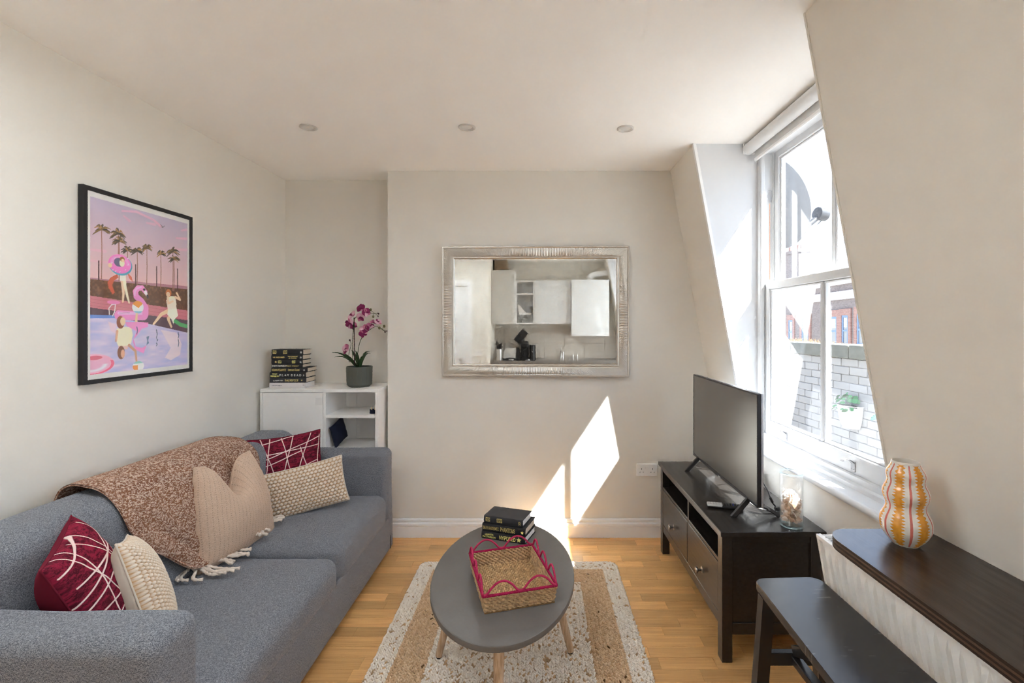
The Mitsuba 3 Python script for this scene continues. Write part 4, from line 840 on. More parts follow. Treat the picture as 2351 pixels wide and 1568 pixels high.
def vase_col(p, n, uv):
    u = uv.x * 6.0; cell = u - dr.floor(u)             # six pink lines, six orange zigzag bands between them
    d = dr.abs(cell - 0.5); d2 = dr.minimum(cell, 1 - cell)
    zz = uv.y * 27.0 + 0.9 * noise(uv.y * 16.0, dr.floor(u + 0.5) * 3.7, 9.0); tri = dr.abs(zz - dr.floor(zz) - 0.5) * 2
    wob = 0.05 * (noise(uv.y * 9.0, uv.x * 20.0, 3.0) - 0.5)
    orange = smoothstep(-0.012, 0.012, 0.125 + 0.16 * tri + wob - d2)
    pink = smoothstep(-0.01, 0.01, 0.052 - d)
    edge = smoothstep(0.012, 0.02, uv.y) * (1 - smoothstep(0.975, 0.985, uv.y))
    cream = mi.Color3f(0.74, 0.69, 0.63)
    oc = mix((0.66, 0.27, 0.025), (0.78, 0.36, 0.05), noise(uv.y * 30.0, uv.x * 60.0, 5.0))
    o = orange * edge; q = pink * edge
    return cream * (1 - o - q) + oc * o + mi.Color3f(0.62, 0.17, 0.13) * q
mat('m_vase', proc(vase_col), 0.14, 0.5, clearcoat=0.8, clearcoat_gloss=0.95)
va = thing('patterned_vase', 'wavy ceramic vase with orange zigzag and pink stripes on the dark radiator shelf', 'vase')
vx, vy, vh = 1.085, 1.412, .242
zp = np.array([0, .02, .06, .12, .20, .28, .34, .39, .44, .475, .51, .56, .62, .68, .73, .765, .80, .84, .88, .92, .96, 1.0]); rp = np.array([.50, .56, .70, .86, .985, 1.0, .95, .86, .78, .765, .79, .87, .905, .85, .76, .725, .735, .765, .74, .66, .575, .545]) * .064
from scipy.interpolate import PchipInterpolator
zs = np.linspace(0, 1, 110); pr = np.c_[PchipInterpolator(zp, rp)(zs), zs]
th = np.linspace(0, 1, 145); P = np.stack([pr[:, :1] * np.cos(th * 2 * np.pi), pr[:, :1] * np.sin(th * 2 * np.pi), np.repeat(pr[:, 1:] * vh, 145, 1)], -1) + np.array([vx, vy, sz1 + .0005])
uvv = np.stack([np.repeat(th[None] + 0.070, 110, 0), np.repeat(zs[:, None], 145, 1)], -1).reshape(-1, 2)
put('body', grid(P, flip=True), 'm_vase', va, smooth=True, uv=uvv)
mat('m_ceramic', (0.74, 0.69, 0.63), 0.14, 0.5)
r1 = rp[-1]
put('rim', lathe([(r1, vh), (r1 - .001, vh + .0015), (r1 - .003, vh + .0015), (r1 - .004, vh), (r1 - .004, vh - .02), (r1 + .006, vh - .05), (r1 + .004, vh - .10), (.02, .02), (0, .02)], 60, (vx, vy, sz1 + .0005)), 'm_ceramic', va, smooth=40)
put('foot', lathe([(0, 0), (rp[0], 0)], 60, (vx, vy, sz1 + .0006)), 'm_ceramic', va)

bb = thing('bar_bench', 'black wooden bench with splayed legs in front of the white radiator', 'bench')
BZ = 0.632
def blkp(p, n, uv):
    sc = smoothstep(0.86, 0.9, noise(p.x * 28 + p.y * 9, p.y * 240, 3.0)) * smoothstep(.6, .7, noise(p.x * 14, p.y * 14, 8.0))
    return mi.Color3f(0.0135, 0.013, 0.0135) + sc * 0.05
mat('m_bench', proc(blkp), 0.30, 0.5)
from shapely.geometry import Polygon as _P
seatp = np.array([(0.700, 1.556), (0.915, 1.566), (0.921, 0.55), (0.655, 0.55)])
outl = np.array(_P(seatp).buffer(-.035).buffer(.035, quad_segs=8).exterior.coords)[:-1]
lay = []
for (ins, z) in ((.004, BZ - .026), (0, BZ - .022), (0, BZ - .005), (.0015, BZ - .0015), (.005, BZ)):
    o = np.array(_P(outl).buffer(-ins).exterior.coords)[:-1] if ins else outl
    c0 = outl.mean(0); q_ = outl + (c0 - outl) / np.linalg.norm(c0 - outl, axis=1, keepdims=True) * ins; lay.append(np.c_[q_, np.full(len(q_), z)])
lay = np.array(lay); sd = grid(np.concatenate([lay, lay[:, :1]], 1)); nn = len(outl)
capt = trimesh.Trimesh(np.vstack([lay[-1], [[*outl.mean(0), BZ]]]), [[i, (i + 1) % nn, nn] for i in range(nn)], process=False)
st_ = join([sd, capt]); 
put('seat', st_, 'm_bench', bb, smooth=40)
mat('m_brown_edge', (0.075, 0.052, 0.045), 0.5, 0.4)
def beam(a, b, w, t, up=(0, 1, 0)):
    a, b = np.array(a, float), np.array(b, float); d = (b - a) / np.linalg.norm(b - a); up = np.array(up, float); s = np.cross(d, up); s /= np.linalg.norm(s); u = np.cross(s, d)
    return hull([p + s * i * w / 2 + u * j * t / 2 for p in (a, b) for i in (-1, 1) for j in (-1, 1)])
for y in (1.495, 0.66):
    put('leg', beam((0.676, y + .012, .001), (0.715, y, BZ - .026), .038, .034), 'm_bench', bb); put('leg', beam((0.905, y + .012, .001), (0.880, y, BZ - .026), .038, .034), 'm_bench', bb)
    put('cross_rail', cbox(.70, .89, y - .010, y + .012, .395, .435, .002), 'm_black_matt', bb)
put('brace', beam((.800, 1.49, .44), (.800, 1.18, BZ - .03), .030, .016, (1, 0, 0)), 'm_bench', bb); put('brace', beam((.800, 0.66, .44), (.800, 0.97, BZ - .03), .030, .016, (1, 0, 0)), 'm_bench', bb)
put('stretcher', cbox(.785, .815, .66, 1.49, .405, .428, .002), 'm_bench', bb)

# ------------------------------------------------------------------ double socket on the back wall, downlights
so = thing('wall_socket', 'white double wall socket beside the media bench', 'socket')
px0, px1, pz0, pz1 = .680, .824, .418, .503
put('plate', hull(np.vstack([box(px0, px1, YB - .004, YB - .0002, pz0, pz1).vertices, box(px0 + .003, px1 - .003, YB - .009, YB - .004, pz0 + .003, pz1 - .003).vertices])), 'm_white', so)
for s in (-1, 1):
    put('switch', cbox((px0 + px1) / 2 + s * .0075 - .006, (px0 + px1) / 2 + s * .0075 + .006, YB - .012, YB - .008, .470, .486, .001), 'm_white', so)
    for (dx, dz, w, h) in ((0, .006, .0022, .0042), (-.011, -.016, .0032, .0018), (.011, -.016, .0032, .0018)):
        cx_ = (px0 + px1) / 2 + s * .0375; put('pin_hole', box(cx_ + dx - w, cx_ + dx + w, YB - .0096, YB - .0085, .462 + dz - h, .462 + dz + h), 'm_dark_hole', so)
mat('m_lamp_off', (0.62, 0.61, 0.58), 0.2, 0.5); mat('m_lamp_ring', (0.56, 0.535, 0.50), 0.4, 0.4)
for (x, y, lb) in ((-1.229, 2.571, 'leftmost recessed ceiling downlight'), (-0.379, 2.571, 'middle recessed ceiling downlight of the three'), (0.475, 2.588, 'recessed ceiling downlight nearest the window')):
    dl = thing('downlight', 'white ' + lb, 'downlight', 'recessed ceiling downlights')
    put('trim_ring', lathe([(.0455, 0), (.0455, -.003), (.042, -.0055), (.036, -.0060), (.034, -.0045), (.031, -.0045), (.029, -.002), (.027, .0)], 40, (x, y, ZC - .0002)), 'm_lamp_ring', dl, smooth=40)
    put('lamp', lathe([(.0275, -.0006), (.024, -.0020), (.021, -.0012), (.019, -.0010), (0, -.0026)], 32, (x, y, ZC)), 'm_lamp_off', dl, smooth=40)
# ------------------------------------------------------------------ framed poster on the left wall
po = thing('framed_poster', 'black framed pool party poster with palms and pink flamingo float', 'poster')
PX0 = -1.845
py0, py1, pz0_, pz1_ = 1.953, 2.555, 1.2075, 2.0285
def wallx(y): return PX0 + 0.02 * (y - 2.25)
def slab(y0, y1, z0, z1, x0, x1, c=.0015):
    m = cbox(0, 1, y0, y1, z0, z1, .00001); v = m.vertices.copy()
    v[:, 0] = np.where(v[:, 0] > .5, x1, x0) + 0.02 * (v[:, 1] - 2.25); m.vertices = v; return m
fw = .0185
for (a, b, c, d) in ((py0, py0 + fw, pz0_, pz1_), (py1 - fw, py1, pz0_, pz1_), (py0 + fw, py1 - fw, pz0_, pz0_ + fw), (py0 + fw, py1 - fw, pz1_ - fw, pz1_)):
    put('frame_bar', slab(a, b, c, d, PX0 - .022, PX0), 'm_black_matt', po)
mat('m_paper_mount', (0.76, 0.75, 0.73), 0.7, 0.2)
put('mount', slab(py0 + .01, py1 - .01, pz0_ + .01, pz1_ - .01, PX0 - .018, PX0 - .0046), 'm_paper_mount', po)
ay0, ay1, az0, az1 = 1.986, 2.523, 1.247, 1.987
NY, NZ = 271, 371
gy2, gz2 = np.meshgrid(np.linspace(ay0, ay1, NY), np.linspace(az0, az1, NZ), indexing='ij')
# drawing units: u across (0..700), v down (0..957), laid out on the print itself
def sr(c): c = np.array(c) / 255.0; return np.where(c < .04045, c / 12.92, ((c + .055) / 1.055) ** 2.4)
def A_(x, y):      # sketch coordinates measured on the sloping photograph of the print -> print metres
    px, py = 150 + x / 3.1375, 400 + y / 3.136; d_ = -PX0 * FPX / (VX - px); return np.array([d_, 1.45 - (py - VY) * d_ / FPX])
art = np.zeros((NY, NZ, 3)); Yg, Zg = gy2, gz2
wv = meshkit.fbm(np.stack([Yg * 10, Zg * 40, 0 * Yg], -1), 3); fine = meshkit.fbm(np.stack([Yg * 90, Zg * 90, 0 * Yg + 2], -1), 2)
tz = np.clip((az1 - Zg) / .40, 0, 1)[..., None]
art[:] = sr((178, 166, 186)) * (1 - tz) + sr((216, 178, 174)) * tz
def paint(mask, col, k=1.0):
    m_ = (np.clip(mask, 0, 1) * k)[..., None]; art[:] = art * (1 - m_) + (sr(col) if isinstance(col, tuple) else col) * m_
PXM = .0016
def seg_d(a, b):
    a, b = np.array(a), np.array(b); e = b - a; t = np.clip(((Yg - a[0]) * e[0] + (Zg - a[1]) * e[1]) / (e @ e + 1e-12), 0, 1)
    return np.hypot(Yg - a[0] - t * e[0], Zg - a[1] - t * e[1]), t
def stroke(pts, w0, w1, col, k=1.0, sh=None):
    P = [A_(*p) for p in pts]; n = len(P) - 1; M_ = np.zeros_like(Yg)
    for i in range(n):
        d_, t = seg_d(P[i], P[i + 1]); w = w0 + (w1 - w0) * (i + t) / n; M_ = np.maximum(M_, np.clip((w - d_) / PXM + .5, 0, 1))
    paint(M_, col, k); return M_
def poly(pts, col, k=1.0):
    P = np.array([A_(*p) for p in pts]); ins = np.zeros(Yg.shape, bool)
    for i in range(len(P)):
        (x1, y1), (x2, y2) = P[i], P[(i + 1) % len(P)]
        c_ = ((y1 > Zg) != (y2 > Zg)) & (Yg < (x2 - x1) * (Zg - y1) / (y2 - y1 + 1e-12) + x1); ins ^= c_
    paint(ins.astype(float), col, k); return ins
def ell(c, rx, ry, col, k=1.0):
    c0 = A_(*c); ex = abs(A_(c[0] + rx, c[1])[0] - A_(c[0] - rx, c[1])[0]) / 2; ez = abs(A_(c[0], c[1] - ry)[1] - A_(c[0], c[1] + ry)[1]) / 2
    d_ = np.hypot((Yg - c0[0]) / ex, (Zg - c0[1]) / ez); M_ = np.clip((1 - d_) * min(ex, ez) / PXM + .5, 0, 1); paint(M_, col, k); return d_, (Yg - c0[0]) / ex, (Zg - c0[1]) / ez
for p, k in (([(420, 265), (520, 270), (640, 330), (690, 375)], .5), ([(430, 300), (470, 335)], .4), ([(590, 350), (650, 362)], .4), ([(800, 460), (870, 465)], .5), ([(835, 405), (872, 400)], .4), ([(770, 540), (872, 545)], .35), ([(190, 540), (300, 555)], .3), ([(190, 620), (420, 650)], .25)):
    stroke(p, .004, .007, (226, 168, 190), k)
poly([(160, 742), (880, 806), (880, 850), (160, 790)], (168, 120, 132))
paint(poly([(160, 752), (880, 828), (880, 1000), (160, 900)], (84, 56, 44)) * (0.2 + 1.3 * np.clip(fine - .45, 0, 1)), (140, 96, 66), .9)
poly([(160, 868), (880, 982), (880, 1065), (160, 962)], (190, 118, 128)); 
for v_ in (890, 915, 938): stroke([(160, v_), (880, v_ + 112)], .0007, .0007, (160, 92, 104), .8)
poly([(160, 955), (880, 1052), (880, 1145), (600, 1110), (160, 1012)], (92, 70, 82))
wat = poly([(160, 1008), (380, 1030), (640, 1085), (880, 1142), (880, 1500), (160, 1500)], (190, 182, 208))
paint(wat * np.clip((wv - .45) * 4, 0, 1), (166, 170, 206), .7); paint(wat * np.clip((.42 - wv) * 5, 0, 1), (212, 200, 214), .6)
stroke([(160, 1024), (372, 1026)], .008, .006, (104, 136, 196))
def palm(x, y, r, yb, sp=12):
    stroke([(x, y), (x + 2, (y + yb) / 2), (x - 1, yb)], .0022, .0026, (150, 106, 96))
    rp_ = random.Random(int(x * 7 + y))
    for k in range(sp * 2):
        a = rp_.uniform(-.5, math.pi + .5); L = r * rp_.uniform(.55, 1.05); dx, dy = math.cos(a) * L, -math.sin(a) * L * .85 + r * .12
        col = rp_.choice([(74, 62, 50), (96, 78, 56), (120, 94, 60), (158, 122, 78), (64, 56, 48)])
        stroke([(x, y), (x + dx * .6, y + dy * .8), (x + dx, y + dy + r * .22)], .0042, .0014, col)
for (x, y, r, yb) in ((275, 395, 66, 752), (392, 425, 64, 640), (398, 480, 54, 770), (455, 545, 46, 620), (525, 550, 46, 795), (592, 530, 46, 802), (690, 572, 42, 822), (775, 555, 54, 838), (783, 610, 46, 840)): palm(x, y, r, yb)
for (x, a, b) in ((255, 625, 758), (514, 652, 796), (661, 666, 812), (808, 683, 835)): stroke([(x, a), (x, b)], .0030, .0030, (82, 50, 54))
stroke([(690, 378), (705, 384), (716, 372)], .0011, .0011, (52, 52, 66)); stroke([(688, 362), (704, 380)], .0011, .0011, (52, 52, 66))
SK, SK2, SKD = (226, 190, 160), (238, 212, 186), (182, 130, 98)
# figure with the ring
poly([(385, 720), (338, 742), (316, 778), (324, 820), (352, 866), (368, 852), (350, 800), (362, 766), (392, 745)], (190, 92, 66)); poly([(452, 706), (486, 738), (494, 776), (470, 752)], (196, 100, 74))
stroke([(418, 718), (424, 800), (428, 860), (424, 918)], .010, .0042, SK); stroke([(432, 718), (438, 800), (456, 880), (468, 924)], .009, .004, SK2); poly([(402, 712), (446, 712), (444, 768), (404, 768)], (228, 214, 204)) 
d_, ex_, ez_ = ell((410, 655), 82, 74, (80, 150, 172)); d_, ex_, ez_ = ell((404, 646), 80, 68, (228, 124, 186)); paint(np.clip((.80 - np.abs(d_ - .72) * 4), 0, 1) * (d_ < 1) * (ez_ > -.1), (244, 186, 216), .6); ell((398, 634), 36, 32, (96, 92, 120)); ell((418, 640), 18, 26, SK2); ell((420, 612), 18, 18, (150, 98, 62)); ell((424, 622), 11, 12, SK)
for (x, y) in ((350, 690), (370, 700), (440, 690), (460, 650), (455, 610), (345, 640), (400, 706), (365, 606)): stroke([(x, y), (x + 6, y - 4)], .0012, .0012, (250, 240, 240))
ell((335, 655), 14, 16, SK)
# flamingo float and ball
PK, PK2 = (226, 140, 190), (240, 182, 214)
stroke([(330, 1010), (326, 965), (345, 940), (372, 935), (366, 990), (352, 1020)], .0020, .0020, (232, 214, 216)); ell((360, 922), 46, 14, (214, 132, 176))
stroke([(395, 1014), (480, 1018), (572, 1018)], .0215, .0215, PK); stroke([(395, 1000), (570, 1004)], .006, .006, PK2, .8)
stroke([(582, 1010), (584, 960), (555, 915), (518, 880), (512, 845), (530, 820), (560, 818), (582, 848)], .017, .011, PK); stroke([(508, 870), (508, 845), (524, 822), (552, 812)], .004, .004, PK2, .8)
stroke([(582, 850), (596, 876)], .008, .006, (238, 214, 224)); stroke([(597, 876), (600, 892)], .0065, .004, (60, 48, 56)); ell((574, 830), 9, 9, (62, 56, 62))
b_, ex_, ez_ = ell((530, 957), 40, 45, (236, 232, 228)); paint((b_ < 1) * (ez_ > -.1 - ex_ * .6) * (ez_ > ex_ * .9 - .2), (226, 150, 72)); paint((b_ < 1) * (ez_ < -.62), (140, 180, 200))
stroke([(400, 998), (470, 998)], .0008, .0008, (60, 40, 60))
# swimmer
stroke([(478, 1108), (516, 1072), (522, 1005)], .0085, .0055, SK); poly([(382, 1112), (440, 1098), (484, 1104), (494, 1160), (480, 1222), (440, 1240), (390, 1236), (372, 1180)], SK2); stroke([(384, 1130), (376, 1200)], .006, .005, SKD, .7); 
ell((408, 1066), 28, 46, (140, 84, 62)); ell((424, 1060), 18, 30, SK)
# seated figure, loose white cloth
stroke([(742, 985), (694, 1008), (662, 1050), (640, 1078)], .0105, .005, SK); stroke([(768, 1000), (742, 1040), (764, 1098)], .0115, .0055, SK)
poly([(732, 890), (758, 876), (786, 878), (800, 930), (796, 985), (742, 990), (738, 940)], SK2); poly([(742, 958), (798, 950), (812, 1018), (790, 1040), (780, 1080), (762, 1040), (736, 1010)], (228, 216, 200)); poly([(726, 905), (796, 890), (800, 965), (740, 975)], (226, 206, 190), .8)
stroke([(792, 884), (826, 905), (802, 856)], .006, .005, SK); stroke([(738, 890), (742, 930), (775, 915)], .006, .005, SK); ell((745, 856), 20, 28, (190, 116, 66)); ell((742, 866), 13, 19, SK)
stroke([(792, 1058), (830, 1084), (880, 1096)], .010, .010, (84, 160, 104))
# reflections on the pool
rk = wat * np.clip(.5 + 3 * (wv - .5), 0.25, 1)
for pts, col, k in (([(440, 1062), (602, 1066), (600, 1100), (556, 1112), (530, 1150), (500, 1190), (514, 1240), (560, 1250), (590, 1232), (570, 1290), (510, 1262), (494, 1200), (520, 1130), (450, 1092)], (226, 136, 190), .85), ([(588, 1170), (610, 1166), (602, 1196), (608, 1216), (588, 1232), (596, 1200)], (96, 120, 150), .9), ([(690, 1120), (800, 1140), (836, 1220), (826, 1300), (760, 1340), (720, 1320), (760, 1250)], (220, 204, 206), .7), ([(320, 1060), (376, 1080), (376, 1150), (340, 1130)], (214, 190, 200), .8), ([(392, 1236), (462, 1236), (456, 1262), (420, 1262), (394, 1256)], (216, 180, 164), .8)): poly(pts, col, k)
ell((412, 1284), 26, 48, (132, 84, 66)); ell((424, 1292), 14, 30, (206, 160, 136)); stroke([(468, 1232), (512, 1272), (520, 1346)], .007, .005, (190, 148, 124)); b_, ex_, ez_ = ell((533, 1382), 40, 36, (232, 226, 224)); paint((b_ < 1) * (ex_ < -.1) * (ez_ < .2), (222, 150, 84)); paint((b_ < 1) * (ez_ > .6), (140, 188, 184))
for x, a, b in ((660, 1120, 1180), (664, 1186, 1200), (812, 1140, 1180), (812, 1190, 1240), (522, 1100, 1150), (660, 1215, 1235)): stroke([(x, a), (x + 5, (a + b) / 2), (x, b)], .0026, .002, (84, 92, 116))
d_, ex_, ez_ = ell((205, 1372), 166, 76, (228, 168, 190)); paint((d_ < 1) * (d_ > .86) * (ez_ < .3), (222, 108, 138)); paint(np.clip(1 - np.abs(d_ - .6) * 6, 0, 1) * (d_ < 1) * (ez_ < 0), (246, 226, 230), .8); ell((226, 1322), 56, 16, (204, 108, 128))
art *= 1.22
Xp = PX0 - .0040 + 0.02 * (Yg - 2.25)
put('print', grid(np.stack([Xp, Yg, Zg], -1)), 'm_print', po, smooth=True, color=np.clip(art.reshape(-1, 3), 0, .85))
q_ = [(wallx(y) - .0022, y, z) for (y, z) in ((py0 + .012, pz0_ + .012), (py1 - .012, pz0_ + .012), (py1 - .012, pz1_ - .012), (py0 + .012, pz1_ - .012))]
put('glazing', (np.array(q_), np.array([[0, 1, 2], [0, 2, 3]])), 'm_pane', po)

# ------------------------------------------------------------------ mirror on the chimney breast
mi_ = thing('mirror', 'large rectangular mirror in a ribbed silver frame on the back wall', 'mirror')
MW, MH, FR = 1.274, 0.886, 0.086
MM = np.eye(4); a_ = -0.02; MM[:3, :3] = trimesh.transformations.rotation_matrix(a_, [0, 0, 1])[:3, :3]; MM[:3, 3] = (-.015, 3.281, 1.5475)
bumped('m_silver_frame', (0.60, 0.555, 0.49), proc(lambda p, n, uv: noise(p.x * 700, p.y * 700, p.z * 700)), 0.0001, 0.30, 0.5, metallic=0.85)
pf = np.array([(0, 0.0), (0, .030), (.002, .0335), (.008, .0335), (.010, .030), (.0135, .0275), (.020, .0290), (.032, .0300), (.045, .0285), (.058, .0235), (.066, .0195), (.068, .0175), (.070, .0200), (.074, .0215), (.080, .0205), (.0845, .017), (.086, .013)])
ribw = np.interp(pf[:, 0], [0, .0095, .0125, .064, .0675, 1], [0, 0, 1, 1, 0, 0])
def bar(L, o, u, w):
    n = int(L / .0018); t = np.linspace(0, 1, n); P = np.zeros((n, len(pf), 3))
    for j, (i, h) in enumerate(pf):
        s = i + (L - 2 * i) * t; rib = np.abs(np.sin(np.pi * s / .0108)) ** .8
        P[:, j] = o + u * s[:, None] + w * i; P[:, j, 1] = -(h - .0034 * ribw[j] * (1 - rib))
    return grid(P)
X_, Z_ = np.array([1.0, 0, 0]), np.array([0, 0, 1.0]); hw_, hh_ = MW / 2, MH / 2
for (L, o, u, w, fl) in ((MW, (-hw_, 0, hh_), X_, -Z_, 0), (MW, (hw_, 0, -hh_), -X_, Z_, 0), (MH, (hw_, 0, hh_), -Z_, -X_, 0), (MH, (-hw_, 0, -hh_), Z_, X_, 0)):
    b_ = bar(L, np.array(o), u, w); n0 = b_.face_normals[:, 1].mean()
    if n0 > 0: b_.faces = b_.faces[:, ::-1]
    put('frame_bar', moved(b_, MM), 'm_silver_frame', mi_, smooth=40)
gw, gh2 = hw_ - .084, hh_ - .084
put('glass', moved(trimesh.Trimesh([(-gw, -.0135, -gh2), (gw, -.0135, -gh2), (gw, -.0135, gh2), (-gw, -.0135, gh2)], [[0, 1, 2], [0, 2, 3]], process=False), MM), 'm_mirror', mi_)
put('backing', moved(box(-hw_ + .005, hw_ - .005, -.012, -.0005, -hh_ + .005, hh_ - .005), MM), 'm_black_matt', mi_)

# ------------------------------------------------------------------ outside the window
mat('m_paint_brick', (0.275, 0.27, 0.26), 0.9, 0.15); mat('m_paint_brick2', (0.25, 0.245, 0.235), 0.9, 0.15); mat('m_paint_brick3', (0.295, 0.29, 0.28), 0.9, 0.15)
bumped('m_stone', proc(lambda p, n, uv: mix((0.10, 0.105, 0.09), (0.17, 0.17, 0.15), fbm(p.x * 14, p.y * 14, p.z * 14))), proc(lambda p, n, uv: fbm(p.x * 40, p.y * 40, p.z * 40)), 0.004, 0.95, 0.1)
pw = thing('parapet_wall', 'white painted brick parapet with dark stone coping outside the window', 'wall')
PA = np.array([-0.06, 1.0, 0]); PA /= np.linalg.norm(PA); PN = np.array([-PA[1], PA[0], 0]); PO = np.array([2.92, 4.85, 0])
PMt = np.eye(4); PMt[:3, 0], PMt[:3, 1], PMt[:3, 2], PMt[:3, 3] = PA, -PN, (0, 0, 1), PO      # local x along the wall, y away from the room, z up
put('core', moved(box(-2.2, 2.4, .012, .23, -1.5, 1.14), PMt), 'm_paint_brick2', pw)
rb = np.random.default_rng(9); vb = []
for k in range(6):
    m = softbox((0, 0, 0), (.221, .06, .0715), .008, .03, lambda v: v + .0035 * (np.stack([0 * v[:, 0], meshkit.fbm(v * 30 + k * 9.7, 2) - .5, meshkit.fbm(v * 22 + k * 5.1, 2) - .5], -1)) * 2)
    vb.append((mikit.ply(m, 'm_paint_brick', True), mikit.ply(m, 'm_paint_brick3', True)))
for c in range(13):
    z = 1.14 - .0755 * (c + 1)
    x = -1.35 - (.1125 if c % 2 else 0)
    while x < 1.75:
        d_ = dict(vb[rb.integers(6)][rb.integers(2)]); M = PMt @ trimesh.transformations.translation_matrix((x, rb.uniform(-.003, .003), z + rb.uniform(-.002, .002)))
        d_['to_world'] = T(M.tolist()); scene[num(pw + '__brick')] = d_; x += .2265
def stoney(v): return v + .006 * (np.stack([0 * v[:, 0], meshkit.fbm(v * 12, 3) - .5, meshkit.fbm(v * 10 + 4, 3) - .5], -1)) * 2
for k in range(5):
    put('coping_stone', moved(softbox((-2.2 + .92 * k, -.035, 1.142), (-2.2 + .92 * (k + 1) - .006, .26, 1.268), .012, .05, stoney), PMt), 'm_stone', pw, smooth=True)
mat('m_dry', (0.45, 0.32, 0.20), 0.9, 0.1)
tf = []; rt = np.random.default_rng(31)
for k in range(170):
    x = rt.choice([rt.uniform(-.35, 1.7), rt.normal(.55, .22)]); y = rt.uniform(-.02, .14); h = rt.uniform(.012, .05) * (1.0 if abs(x - .55) < .4 else .6); M = PMt @ trimesh.transformations.translation_matrix((x, y, 1.271))
    b = np.array([rt.normal(0, .018), rt.normal(0, .018), h]); tf.append(moved(hull([(-.003, 0, 0), (.003, 0, 0), (0, .004, 0), b, b * .6 + (.006, 0, 0), b * .6 - (.006, 0, 0)]), M))
put('dry_moss', join(tf), 'm_dry', label='tufts of dry moss and weeds along the top of the parapet', cat='moss', kind='stuff')

struct('wall_outside', join([extrude([(1.452, 2.823), (1.60, 3.115), (1.60, 3.4), (1.452, 3.4)], 2, -1.0, 2.75), box(1.452, 1.60, 1.30, 1.62, -1.0, 2.75), box(1.47, 1.62, W1[0] - .02, W1[1] + .02, .70, .765)]), 'm_reveal', label='white outer cheeks of the dormer')

def wall_planter(label, px, py, d_, w, h, big):
    p = thing('wall_planter', label, 'planter'); c = at(px, py, d_)      # top centre, at the wall face
    s = (PO[0] - c[0]); c[0] = PO[0] + (c[1] - PO[1]) * PA[0] / PA[1] - .010
    th = np.linspace(-math.pi / 2, math.pi / 2, 41); prof = [(1.04, 0), (1.06, -.03), (1.0, -.05), (.93, -.4), (.80, -.8), (.62, -1.0), (.0, -1.0)]
    P = np.array([[(w / 2 * r * np.sin(t) * (1 + .025 * np.cos(14 * t) * (0 > z > -.99)), w / 2 * r * np.cos(t) * .95 * (1 + .025 * np.cos(14 * t) * (0 > z > -.99)), h * z) for t in th] for (r, z) in prof])
    M = np.eye(4); M[:3, 0], M[:3, 1], M[:3, 2], M[:3, 3] = PA, PN, (0, 0, 1), c
    g = grid(P); put('pot', moved(join([g]), M), 'm_planter', p, smooth=30); put('soil', moved(ball((0, w * .22, -.012), (w * .46, w * .24, .012), 2), M), 'm_moss', p, smooth=True)
    r_ = np.random.default_rng(int(px)); n = 24 if big else 46
    for k in range(n):
        a = r_.uniform(-1.5, 1.5); R = r_.uniform(.2, 1.0); x = w * .62 * R * math.sin(a); y = w * .10 + w * .55 * R * math.cos(a); z = r_.uniform(.005, .32 * w) * (1.25 - R) + .02 - .07 * (R > .85)
        s = r_.uniform(.030, .042) if big else r_.uniform(.016, .025)
        nrm = np.array([.6 * math.sin(a) + r_.normal(0, .25), .55 + r_.normal(0, .25), .7]); nrm /= np.linalg.norm(nrm); A = np.cross([0, 0, 1.0], nrm); A /= np.linalg.norm(A); B = np.cross(nrm, A)
        t = np.linspace(0, 2 * np.pi, 19)[:-1]; rr_ = s * (1 - .22 * np.exp(-((t - math.pi / 2) / .35) ** 2)); rg_ = []
        for q in (1, .6): rg_.append(np.stack([rr_ * q * np.cos(t), rr_ * q * np.sin(t), .18 * s * q ** 2 * np.ones(18)], 1))
        lv = np.vstack([rg_[0], rg_[1], [[0, 0, 0]]]); f = [[i, (i + 1) % 18, 18 + i] for i in range(18)] + [[(i + 1) % 18, 18 + (i + 1) % 18, 18 + i] for i in range(18)] + [[18 + i, 18 + (i + 1) % 18, 36] for i in range(18)]
        LM = np.eye(4); LM[:3, 0], LM[:3, 1], LM[:3, 2], LM[:3, 3] = A, B, nrm, (x, y, z)
        lf = trimesh.Trimesh(lv, f, process=False); lf = moved(moved(lf, LM), M)
        if big:
            vein = (np.abs(np.sin(t * 4.5)) ** 3); cols = np.vstack([np.outer(1 - vein, (.05, .17, .11)) + np.outer(vein, (.22, .34, .30)), np.outer(1 - vein, (.06, .19, .13)) + np.outer(vein, (.25, .38, .34)), [[.2, .3, .26]]])
            put('leaf', lf, 'm_vc', p, smooth=True, color=cols)
        else: put('leaf', lf, 'm_clover' if k % 3 else 'm_clover2', p, smooth=True)
        if k % 3 == 0: put('stalk', moved(rod((x * .3, w * .2, -.01), (x, y, z), .0015, n=5), M), 'm_clover2', p)
mat('m_planter', (0.56, 0.56, 0.55), 0.6, 0.3); mat('m_clover', (0.055, 0.19, 0.065), 0.6, 0.3); mat('m_clover2', (0.075, 0.14, 0.05), 0.6, 0.3)
wall_planter('white half round wall planter with small clover green leaves, left of the pair', 1939, 929, 4.45, .265, .215, False)
wall_planter('white half round wall planter with big veined leaves, partly behind the slope', 2008, 948, 3.95, .25, .21, True)

